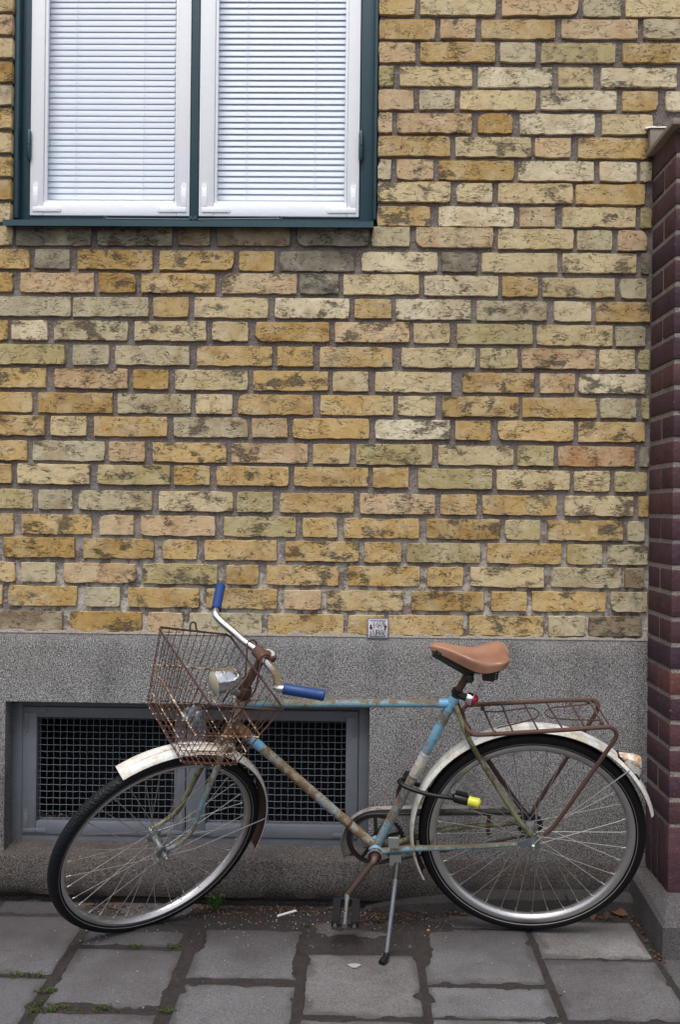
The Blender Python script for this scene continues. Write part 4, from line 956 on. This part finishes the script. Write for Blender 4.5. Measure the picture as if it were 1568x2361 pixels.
# fender stays
MB().tube([PR(1453, 1776, .028), PR(1290, 1893, .046), cR+nR*.056], .0022, 8).build('fender_stay', M['spoke'], bike)
MB().tube([PR(1450, 1762, -.028), cR-nR*.056], .0022, 8).build('fender_stay', M['spoke'], bike)
MB().tube([PW(cF, nF, .342, R(8), .027), PW(cF, nF, .1, R(0), .045), cF+nF*.052], .0022, 8).build('fender_stay', M['spoke'], bike)
# tail lamp on the rear fender
tl = empty('tail_lamp', PR(1450, 1730)); tl.parent = bike; tl.location = wloc[tl.name]-bo
def TL(r, a, w): return PW(cR, nR, .3565+(r-.350)*.86, R(a*.78+13.2), w*.86)
secs = []
for (a, h, wd) in ((46, .002, .016), (43, .017, .020), (39.5, .035, .023), (36.5, .046, .0235), (35.6, .047, .023), (31.5, .030, .021), (28.5, .012, .018), (27.5, .002, .014)):
    secs.append([TL(.350, a, -wd), TL(.350+h*.75, a, -wd*.95), TL(.350+h, a, -wd*.5), TL(.350+h, a, wd*.5), TL(.350+h*.75, a, wd*.95), TL(.350, a, wd)])
q = MB()
for r_ in secs: q.v += r_
for i in range(len(secs)-1):
    for k in range(5): a = i*6+k; q.f.append((a, a+6, a+7, a+1))
q.f += [tuple(range(6)), tuple(range(len(q.v)-1, len(q.v)-7, -1))]
q.build('lamp_body', mat_rusty('ivory_enamel', (.66,.63,.57), (.50,.27,.11), (.30,.14,.05), .46, 22, .3), tl, ang=40)
MB().lathe(cR, nR, [(.3480,-.0185),(.3605,-.0180),(.3605,.0180),(.3480,.0185)], 16, R(34.2), R(49.6)).build('base_gasket', M['black'], tl)
for k in range(3): MB().lathe(TL(.378, 34.5-k*1.9, .0212), nR, [(.0022,0),(.0020,.0012),(1e-5,.0014)], 10, closedprof=False).build('vent_hole', M['blackm'], tl)
# ---- drive train
dr = empty('crankset', bb); dr.parent = bike; dr.location = bb-bo
q = MB(); NT_ = 44; cc = bb-nR*.046; x_, y_ = axes(nR); ring = []
for i in range(NT_*4):
    a = 2*math.pi*i/(NT_*4); r_ = .0895 if i % 4 in (0, 1) else .0845; ring.append((r_*math.cos(a), r_*math.sin(a)))
n4 = len(ring)
for h in (-.0013, .0013):
    q.v += [cc+x_*a+y_*b+nR*h for (a, b) in ring]; q.v += [cc+x_*a*.0755/math.hypot(a, b)+y_*b*.0755/math.hypot(a, b)+nR*h for (a, b) in ring]
for k in range(n4):
    l = (k+1) % n4; q.f += [(k, l, n4+l, n4+k), (2*n4+k, 3*n4+k, 3*n4+l, 2*n4+l), (k, 2*n4+k, 2*n4+l, l), (n4+k, n4+l, 3*n4+l, 3*n4+k)]
q.build('chainring', M['blackm'], dr, smooth=False)
for k in range(5):
    a = R(20+72*k); q = MB(); d = x_*math.cos(a)+y_*math.sin(a); q.obox(cc+d*.045, d, nR.cross(d), nR, .034, .0055, .0015); q.build('spider_arm', M['blackm'], dr, smooth=False)
MB().lathe(cc, nR, [(1e-5,-.002),(.018,-.002),(.018,.002),(1e-5,.002)], 24).build('spider_hub', M['blackm'], dr)
MB().lathe(bb+nR*.034, nR, [(.024,-.003),(.0255,.002),(.0245,.007),(.0205,.0085),(.0190,.004)], 32, closedprof=False).build('lock_ring', M['chrome_worn'], dr)
MB().lathe(bb+nR*.035, nR, [(.0195,.001),(.012,.004),(.011,.012),(1e-5,.012)], 24, closedprof=False).build('bearing_cup', M['rustdark'], dr)
pn = PR(801, 2064, .066); c0 = bb+nR*.050
MB().tube(bez([bb+nR*.040, c0+(pn-c0)*.03+nR*.006, c0+(pn-c0)*.12+nR*.008, c0+(pn-c0)*.5+nR*.006, pn], 3), [.0100,.0100,.0098,.0094,.0090,.0086,.0082,.0078,.0076,.0075,.0075,.0078,.0080][:13], 12).build('crank_arm', M['crankrust'], dr)
dv = (pn-bb); dv = dv-nR*dv.dot(nR); pf = bb-dv-nR*.072
MB().tube([bb-nR*.050, bb-nR*.060-dv*.04, pf], [.0115,.0105,.009], 12).build('crank_arm', M['rust'], dr)
MB().tube([bb-nR*.055, bb+nR*.05], .008, 10).build('crank_axle', M['hub'], dr)
def pedal(p, outd, side, up_):
    pe = empty('pedal', p); pe.parent = bike; pe.location = p-bo
    o = outd.normalized(); sdv = side.normalized(); u = o.cross(sdv)
    MB().tube([p-o*.008, p+o*.016, p+o*.018, p+o*.100, p+o*.112], [.0075,.0085,.0060,.0055,.0085], 12).build('spindle', M['hub'], pe)
    for sg in (1, -1):
        q = MB(); q.obox(p+o*.062+sdv*(.028*sg), o, sdv, u, .044, .0115, .0095)
        for k in range(-1, 2): q.obox(p+o*.062+sdv*(.028*sg+k*.0072), o, sdv, u, .0438, .0024, .0112)
        q.build('rubber_block', M['black'], pe, smooth=False)
        q = MB(); q.tube([p+o*.010+sdv*(.028*sg), p+o*.110+sdv*(.028*sg)], .0030, 8); q.disc(p+o*.106+sdv*(.028*sg), o, .0055, .006, 12); q.build('bolt', M['chrome_worn'], pe)
    for d in (.014, .106):
        q = MB(); q.obox(p+o*d, sdv, u, o, .036, .006, .0012); q.build('end_plate', M['blackm'], pe, smooth=False)
pedal(pn+nR*.006, nR*.93+V((0,0,-.15)), xr, None)
pedal(pf-nR*.004, -nR, (xr*.35+yr*.9), None)
# chain and guard
ccog = cR-nR*.046
MB().lathe(ccog, nR, [(.034,-.0015),(.037,0),(.034,.0015),(.018,.0015),(.018,-.0015)], 40).build('rear_sprocket', M['blackm'], dr)
ch = []
for i in range(13): a = R(95+170*i/12); ch.append(cc+x_*.088*math.cos(a)+y_*.088*math.sin(a))
for i in range(9): a = R(-95+185*i/8); ch.append(ccog+x_*.037*math.cos(a)+y_*.037*math.sin(a))
MB().tube(ch, .0038, 6, closed=True).build('chain', M['blackm'], dr)
gw = -.062
outp = [PR(793,1977,gw), PR(786,1945,gw), PR(789,1920,gw), PR(800,1896,gw), PR(818,1878,gw), PR(840,1866,gw), PR(862,1861,gw), PR(900,1859,gw), PR(1000,1858,gw), PR(1100,1857.5,gw), PR(1178,1857,gw), PR(1195,1862,gw)]
bpt = bez(outp, 5); q = MB(); cg_ = cc-nR*.016
for i, p in enumerate(bpt):
    t = (bpt[min(i+1, len(bpt)-1)]-bpt[max(i-1, 0)]).normalized(); inn = nR.cross(t)
    if inn.dot(cg_+V((.15,0,-.02))-p) < 0: inn = -inn
    q.v += [p+nR*.016, p-nR*.002, p+inn*.038-nR*.003, p+inn*.037-nR*.0015, p+inn*.0015, p+nR*.016+inn*.0016]
for i in range(len(bpt)-1):
    for k in range(6): a = i*6+k; b = i*6+(k+1) % 6; q.f.append((a, a+6, b+6, b))
q.f += [tuple(range(6)), tuple(range(len(q.v)-1, len(q.v)-7, -1))]
q.build('chain_guard', mat_rusty('grey_grimy_enamel', (.27,.25,.235), (.12,.085,.06), (.06,.045,.035), .45, 25, .5), bike, ang=40)
q = MB(); a = PR(1127, 1880, gw); b = PR(1127, 1925, gw); q.obox((a+b)/2, xr, yr, nR, .006, (a-b).length/2, .0012); q.build('guard_bracket', M['rust'], bike, smooth=False)
# ---- kickstand
ks = empty('kickstand', PR(908, 1956)); ks.parent = bike; ks.location = wloc[ks.name]-bo
q = MB(); q.obox(PR(908, 1943, .034), xr, yr, nR, .0155, .017, .0035); q.build('mounting_plate', M['grey'], ks, smooth=False)
q = MB(); q.obox(PR(912, 1979, .016), xr, yr, nR, .017, .017, .012); q.build('bracket', M['grey'], ks, smooth=False)
MB().lathe(PR(914, 1985, .022), nR, [(1e-5,0),(.007,0),(.006,.005),(1e-5,.005)], 12).build('pivot_bolt', M['hub'], ks)
foot = G(889, 2218, .004); kt = PR(917, 1990, .022)
def kp(t): return kt.lerp(foot, t)
MB().tube([kt, kp(.05), kp(.17)], [.011,.0105,.009], 14).build('leg_socket', M['blackm'], ks)
MB().tube([kp(.12), kp(.5), kp(.93)], [.0066,.0066,.0062], 14).build('leg', M['ally'], ks)
fd = (foot-kp(.93)); f2 = foot+V((-.012, -.012, .002))
MB().tube([kp(.915), kp(.955), f2.lerp(kp(.95), .35), f2], [.0072,.009,.0105,.0095], 12).build('rubber_foot', M['black'], ks)

# ---- headlight
hl = empty('headlight', PF(520, 1570)); hl.parent = bike; hl.location = wloc[hl.name]-bo
ha = (V((-.80, -.52, -.16))).normalized(); hc = onp(494, 1574, V((-.38, -.50, .80)), V((0, 1, 0)))
hc = HT + (hc-HT) * 1.0
MB().lathe(hc, ha, [(.0350,-.004),(.0362,0),(.0360,-.012),(.0362,-.022),(.0352,-.024),(.0345,-.030),(.0335,-.045),(.0290,-.060),(.0200,-.073),(.0100,-.080),(1e-5,-.082)], 48, closedprof=False).build('housing', M['chrome'], hl, ang=50)
MB().lathe(hc, ha, [(.0355,-.001),(.0368,.001),(.0355,.003)], 48).build('bezel', M['chrome_worn'], hl)
MB().lathe(hc, ha, [(.0350,.0005),(.028,.0045),(.015,.0075),(1e-5,.0085)], 40, closedprof=False).build('lens', M['lens'], hl, ang=60)
MB().lathe(hc-ha*.0245, ha, [(.0352,-.001),(.0368,0),(.0352,.001)], 48).build('seam_ring', M['chrome_worn'], hl)
hbse = hc-ha*.055-UP*.030
MB().tube(bez([hc-ha*.05-UP*.020, hbse-UP*.006, HT+ax*.028+ha*.020, HT+ax*.026], 4), [.012,.0115,.011,.0105,.010,.0095,.009,.009,.009,.009,.009,.009,.009], 10).build('bracket', M['grey'], hl)

# ---- basket
bkO = V((-.3800, -.4910, .8295))
Wv = V((.1768, -.1973, -.1826)); Bv = V((.1827, .1552, -.0389)); Dv = V((-.0903, .0737, -.1946))
def BQ(i, j, t):             # i: -.5 far .. .5 near (along the bar), j: -.5 front .. .5 back, t: 0 rim .. 1 floor
    k = 1-.235*t; p = bkO + Wv*(i*k) + Bv*(j*k) + Dv*t     # years of knocks have bent it a little
    return p + mnoise.noise_vector(p*9)*.006
bkt = empty('wire_basket', BQ(0, 0, .5)); bkt.parent = bike; bkt.location = wloc[bkt.name]-bo
def ringb(t, r, mat, e=.04):
    pts = []
    for (ci, cj, si, sj) in ((-1,-1,0,1), (-1,1,1,0), (1,1,0,-1), (1,-1,-1,0)):
        a, b = ci*.5, cj*.5
        pi, pj = {(-1,-1):(1,0), (-1,1):(0,-1), (1,1):(-1,0), (1,-1):(0,1)}[(ci, cj)]
        pts.append(BQ(a+pi*e, b+pj*e, t)); pts.append(BQ(a+si*e, b+sj*e, t))
    MB().tube(pts, r, 8, closed=True).build('ring_wire' if r < .003 else 'rim', M[mat], bkt)
ringb(0, .0031, 'rustdark', .03); ringb(.5, .0026, 'rustspot'); ringb(1.0, .0018, 'rustdark'); 
ringb(.27, .0012, 'rustdark') if 0 else None
for t in (.80,): ringb(t, .0013, 'rustspot')
M['bwire'] = mat_rusty('orange_rusted_wire', (.085,.038,.026), (.24,.10,.04), (.05,.025,.02), .55, 70, .8)
NW = 10
for k in range(NW+1):
    u = -.46+.92*k/NW
    MB().tube([BQ(u, -.5, -.02), BQ(u, -.5, .5), BQ(u, -.5, 1.0), BQ(u, -.25, 1.01), BQ(u, 0, 1.01), BQ(u, .25, 1.01), BQ(u, .5, 1.0), BQ(u, .5, .5), BQ(u, .5, -.02)], .00125, 5).build('wire', M['bwire'], bkt)
for k in range(NW):
    u = -.45+.90*k/(NW-1)
    MB().tube([BQ(-.5, u, -.02), BQ(-.5, u, .5), BQ(-.5, u, 1.0), BQ(-.25, u, 1.02), BQ(0, u, 1.02), BQ(.25, u, 1.02), BQ(.5, u, 1.0), BQ(.5, u, .5), BQ(.5, u, -.02)], .00125, 5).build('wire', M['bwire'], bkt)
M['drop'] = mat_plain('flaked_plastic_coat', (.66,.54,.40), .5)
q = MB()                                        # remains of the plastic coat at the welds
for i_ in range(2):
    pass
def blob(p, r):
    q.lathe(p, V((rnd.uniform(-1,1), rnd.uniform(-1,1), rnd.uniform(-1,1))).normalized(), [(1e-5,-r),(r*.8,-r*.5),(r,r*.2),(r*.6,r*.8),(1e-5,r)], 5, closedprof=False)
for k in range(NW+1):
    u = -.46+.92*k/NW
    for j_, t in ((-.5,.5),(-.5,.8),(-.5,1.0),(.5,.5),(.5,.8),(.5,1.0)):
        if rnd.random() < .8: blob(BQ(u, j_, t), rnd.uniform(.0018, .0031))
        if j_ < 0 and t == .5: blob(BQ(u+.03, j_, t), .0028); blob(BQ(u-.03, j_, t), .0024)
for k in range(NW):
    u = -.45+.90*k/(NW-1)
    for j_, t in ((-.5,.5),(-.5,1.0),(.5,.5),(.5,.8),(.5,1.0)):
        if rnd.random() < .8: blob(BQ(j_, u, t), rnd.uniform(.0018, .0031))
    for v in (-.37,-.28,-.18,0,.18,.28,.37):
        if rnd.random() < .45: blob(BQ(v, u, 1.0), .0019)
q.build('coating_flakes', M['drop'], bkt, kind='stuff', ang=80)
hp_ = BQ(-.5, -.02, 0)                          # small loop in the far rim wire
MB().tube([hp_+bk*(-.012)]+[hp_+UP*(.016+.009*math.sin(a))+bk*(.009*math.cos(a)) for a in [R(200-20*k) for k in range(12)]]+[hp_+bk*.012], .0027, 7).build('rim_loop', M['rustdark'], bkt)
for sg, nn in ((1, .036), (-1, -.050)):           # hangers hooked over the handlebar
    hk = S(-.010, nn, .002)
    arc = [hk+bk*(.0165*math.cos(a))+UP*(.0165*math.sin(a)) for a in [R(-60+32*k) for k in range(8)]]
    MB().tube(arc+[BQ(.10*sg+.03, .47, .15), BQ(.13*sg, .42, .50), BQ(.13*sg, .40, .62)], .0028, 8).build('hanger', M['rustdark'], bkt)
MB().tube([HB+ax*.05+nF*.02, HB+ax*.05+nF*.012+bk*-.02, BQ(.0, .5, .62), BQ(-.02, .46, .64), HB+ax*.05-nF*.02], .0022, 6).build('tie_wire', M['rust'], bkt)

# ---- crumpled foil in the basket
q = MB(); fo = BQ(-.03, .02, .97)+V((0, 0, .03)); bm = bmesh.new(); bmesh.ops.create_icosphere(bm, subdivisions=3, radius=1)
for v in bm.verts:
    d = v.co.normalized(); k = 1+.55*mnoise.noise(d*3.1)+.35*abs(mnoise.noise(d*7))
    v.co = V((d.x*.026*k, d.y*.022*k, d.z*.026*k*(1.1 if d.z > 0 else .9)))
bm.verts.index_update(); q.add([fo+v.co for v in bm.verts], [[v.index for v in f.verts] for f in bm.faces]); bm.free()
q.build('foil_wrapper', M['foil'], smooth=False, label='crumpled grey foil wrapper lying in the wire basket', cat='wrapper')
# ---- cable lock
lk = empty('cable_lock', PR(1080, 1835, .06), label='black cable lock with yellow key end looped round seat tube and rear wheel', cat='bicycle lock')
e0, e1 = PR(1058, 1842, .075), PR(1080, 1846, .085)
path = bez([PR(1062, 1842, .060), PR(1030, 1838, .062), PR(990, 1832, .058), PR(950, 1820, .050), PR(925, 1808, .036), PR(921, 1800, .010), PR(932, 1797, -.022), PR(960, 1808, -.038), PR(1000, 1822, -.040), PR(1040, 1834, -.036), PR(1062, 1842, -.020), PR(1068, 1842, .012), PR(1066, 1842, .045)], 5)
MB().tube(path, .0062, 12).build('cable', M['black'], lk)
la = (PR(1092, 1850, .085)-PR(1044, 1838, .070)).normalized(); l0 = PR(1046, 1838, .066)
MB().tube([l0, l0+la*.004, l0+la*.040, l0+la*.044], [.010,.0140,.0145,.0125], 16).build('lock_body', M['black'], lk)
q = MB(); l1 = l0+la*.043
MB().tube([l1, l1+la*.003, l1+la*.016, l1+la*.030, l1+la*.033], [.0125,.0150,.0140,.0155,.0135], 18).build('key_end', M['yellow'], lk)
MB().lathe(l1+la*.032, la, [(.0105,0),(.0100,.0035),(1e-5,.004)], 18, closedprof=False).build('key_cap', mat_plain('dull_yellow', (.55,.42,.03), .5), lk)
q = MB(); q.obox(l0+la*.024+yr*.016, la, nR, yr, .018, .007, .005); q.build('mount_clip', M['black'], lk, smooth=False)

# ================================================================== SMALL THINGS
# tile on the wall
tc = W(871.5, 1449, -.010); tl_ = empty('street_art_tile', tc, label='small square black and white patterned tile stuck where bricks meet the granite', cat='tile')
hw_ = .0355
MB().box(tc+V((-hw_, .004, -hw_*.93)), tc+V((hw_, 0, hw_*.93)), .001).build('frame', M['grey'] if 0 else mat_plain('tile_frame', (.16,.16,.20), .5), tl_)
s = NT('tile_print'); c = s.coord((1,1,1)); nz = s.noise(c, 240, 3)
M['tile'] = s.fin(s.mix(s.ramp(nz, .5, .66), (.56,.56,.60), (.22,.22,.26)), .4)
MB().box(tc+V((-hw_+.004, 0, -hw_*.93+.004)), tc+V((hw_-.004, -.0012, hw_*.93-.004)), .0004).build('print_face', M['tile'], tl_)
def stroke(pts, r_=.00115):
    MB().tube([tc+V((a, -.0012, b)) for (a, b) in pts], r_, 6).build('drawn_stroke', M['blackm'], tl_)
U = .001
for P in ([(-13,3),(-13,23),(-7,8),(-1,23),(-1,3)], [(2,3),(6,24),(11,3)], [(4,11),(9,11)], [(13,22),(19,8)], [(16,25),(24,10)],
          [(-15,-4),(-13,-22),(-8,-24),(-5,-4)], [(-4,-24),(-2,-6),(3,-5),(5,-24)], [(-2,-15),(3,-15)], [(8,-8),(8,-21),(13,-24),(17,-19),(16,-9),(12,-5),(8,-8)], [(9,-15),(16,-15)],
          [(-26,27),(26,27)], [(-26,-27),(10,-28),(26,-26)], [(-24,-10),(-20,-20),(-25,-25)], [(20,-14),(21,-25)]):
    stroke([(a*U, b*U*.93) for (a, b) in P])
for (dx, dz, r_) in ((-.0225, .002, .0048), (-.0225, .010, .0030), (.0245, .006, .0045), (.0225, -.002, .0030), (.0230, -.010, .0016)):
    MB().disc(tc+V((dx, -.0012, dz)), V((0,-1,0)), r_, .0008, 14).build('figure', mat_plain('dark_red_print', (.08,.006,.012), .5) if r_ > .004 else M['blackm'], tl_)
# weed against the wall
M['grass'] = mat_plain('weed_green', (.045,.115,.016), .6); M['moss'] = mat_plain('moss', (.06,.10,.018), .8)
def tuft(c, n, h, spread, mat, wd=.0022):
    q = MB()
    for i in range(n):
        a = rnd.uniform(0, 6.283); l = h*rnd.uniform(.5, 1.); d = V((math.cos(a), math.sin(a)*.6-.2, 0))*spread*rnd.uniform(.2, 1.); sd_ = V((-math.sin(a), math.cos(a), 0))*wd
        p0 = c+d*.12; p1 = c+d*.55+V((0,0,l*.62)); p2 = c+d*1.1+V((0,0,l*rnd.uniform(.75, 1.)))
        q.add([p0-sd_*.6, p0+sd_*.6, p1-sd_, p1+sd_, p2], [(0,1,3,2), (2,3,4)])
        for kk in range(3):
            b = p0.lerp(p2, .35+.2*kk)+V((0,0,l*.1)); e = V((rnd.uniform(-1,1), rnd.uniform(-1,.3), rnd.uniform(0,.8))).normalized()*h*.22; f = e.cross(V((0,0,1))).normalized()*wd*1.2
            q.add([b, b+e*.5+f, b+e, b+e*.5-f], [(0,1,2,3)])
    return q
wp = G(497, 2100)
tuft(wp, 26, .070, .040, 'grass').build('weed', M['grass'], smooth=False, recalc=False, label='bright green weed sprouting at the wall foot right of the front wheel', cat='plant')
wp2 = G(868, 2128)
tuft(wp2, 9, .028, .022, 'grass', .0018).build('weed', M['grass'], smooth=False, recalc=False, label='tiny green sprout in the dirt beside the hanging pedal', cat='plant')
q = MB()
for (px, py, n, sp_) in ((310,2183,16,.020), (396,2184,14,.014), (40,2250,26,.045), (90,2250,16,.02), (108,2285,30,.022), (90,2318,22,.018), (130,2326,30,.035), (230,2328,24,.026), (385,2333,20,.016), (705,2135,12,.012), (80,2335,20,.02)):
    g_ = G(px, py)
    for i in range(n):
        t_ = tuft(g_+V((rnd.gauss(0, sp_*.6), rnd.gauss(0, .008), 0)), 2, .011, .010, 'moss', .0016); q.add(t_.v, t_.f)
q.build('moss_tufts', M['moss'], smooth=False, recalc=False, label='small green moss and grass tufts in the slab joints at lower left', cat='moss', kind='stuff')
# leaf litter along the wall
def leafm(q, c, size, nrm=None, curl=.4):
    a = rnd.uniform(0, 6.283); n_ = V((rnd.uniform(-.7,.7), rnd.uniform(-.7,.7), 1)).normalized() if nrm is None else nrm
    u = (V((math.cos(a), math.sin(a), 0))-n_*V((math.cos(a), math.sin(a), 0)).dot(n_)).normalized(); v = n_.cross(u)
    P = [(-1,0),(-.5,.42),(.1,.5),(.65,.3),(1,0),(.65,-.3),(.1,-.5),(-.5,-.42),(0,0)]
    vs = [c+u*a1*size+v*b1*size+n_*(curl*size*(abs(b1)*1.2+a1*a1*.3)) for (a1, b1) in P]
    q.add(vs, [(8,i,(i+1) % 8) for i in range(8)])
q = MB(); q2 = MB()
for i in range(900):
    r_ = rnd.random()
    if r_ < .40: x = rnd.uniform(-.55, .35); y = -.055-abs(rnd.gauss(0, .022))
    elif r_ < .62: x = rnd.gauss(.10, .09); y = -.10-abs(rnd.gauss(0, .055))
    elif r_ < .80: x = rnd.gauss(-.36, .16); y = -.07-abs(rnd.gauss(0, .05))
    elif r_ < .88: x = rnd.gauss(-.78, .05); y = -.06-abs(rnd.gauss(0, .02))
    elif r_ < .94: x = rnd.uniform(.60, .88); y = -.085-abs(rnd.gauss(0, .012))
    else:
        t = rnd.random(); x = .868+rnd.gauss(0, .006)-.0*t; y = -.09-t*.32
    leafm(q if rnd.random() < .45 else q2, V((x, y, .0035+rnd.random()*.004)), rnd.uniform(.0025, .0075))
q.build('leaf_litter', M['leaf'], smooth=False, recalc=False, label='crumbled reddish brown leaf bits swept against the wall foot', cat='leaf litter', kind='stuff')
q2.build('leaf_litter', M['leaf2'], smooth=False, recalc=False, label='dark rotted plant crumbs scattered over the soil by the wall', cat='leaf litter', kind='stuff')
M['orange'] = mat_plain('orange_leaf', (.50,.20,.04), .65)
LV = [((1366,2117),.022,'leaf','curled brown leaf under the rear tyre, left of the two in the wall corner'), ((1428,2113),.028,'leaf','largest curled brown leaf in the corner between plinth and pier base'), ((1398,2118),.018,'leaf2','dark brown leaf lying between two curled leaves in the wall corner'),
      ((987,2150),.0085,'orange','small orange leaf on the dark soil right of the kickstand'), ((1176,2306-2206+2010),.010,'leaf2',None)]
for (p, sz, mt, lb) in LV:
    if not lb: continue
    q = MB(); leafm(q, G(*p)+V((0, 0, sz*.35)), sz, V((rnd.uniform(-.3,.3), -.6, .8)).normalized(), .7); q.build('fallen_leaf', M[mt], smooth=False, recalc=False, label=lb, cat='leaf')
a, b = G(640, 2112, .006), G(682, 2100, .006)
q = MB(); q.tube([a, b], .0038, 10); q.build('cigarette_butt', M['limewhite'], label='white cigarette stub lying on the soil near the wall foot', cat='cigarette')
q = MB(); g_ = G(817, 2226, .0025)
q.add([g_+V((math.cos(t)*.017*(1+.3*math.sin(3*t)), math.sin(t)*.014, 0)) for t in [i*.5236 for i in range(12)]]+[g_+V((0,0,.002))], [(12, i, (i+1) % 12) for i in range(12)])
q.build('gum_spot', mat_plain('pale_gum', (.34,.33,.33), .7), recalc=False, label='pale chewing gum spot on the slab left of the kickstand foot', cat='gum')
q = MB()
for i in range(420):
    x = rnd.uniform(-.9, .3) if i < 330 else rnd.uniform(-1.1, .9); y = -.08-abs(rnd.gauss(0, .10)) if i < 330 else rnd.uniform(-.9, -.2)
    if -y > .95: continue
    r_ = rnd.uniform(.0011, .0030); c_ = V((x, y, .003+r_*.4))
    q.lathe(c_, V((rnd.uniform(-1,1), rnd.uniform(-1,1), 1)).normalized(), [(1e-5,-r_*.7),(r_,-.1*r_),(r_*.7,.5*r_),(1e-5,.7*r_)], 5, closedprof=False)
q.build('pebbles', mat_plain('grit', (.26,.24,.225), .8), recalc=False, label='pale grit and small pebbles scattered over soil and slabs', cat='grit', kind='stuff')
print('bricks', nb, 'tris', sum(len(o.data.polygons) for o in bpy.data.objects if o.type == 'MESH'))
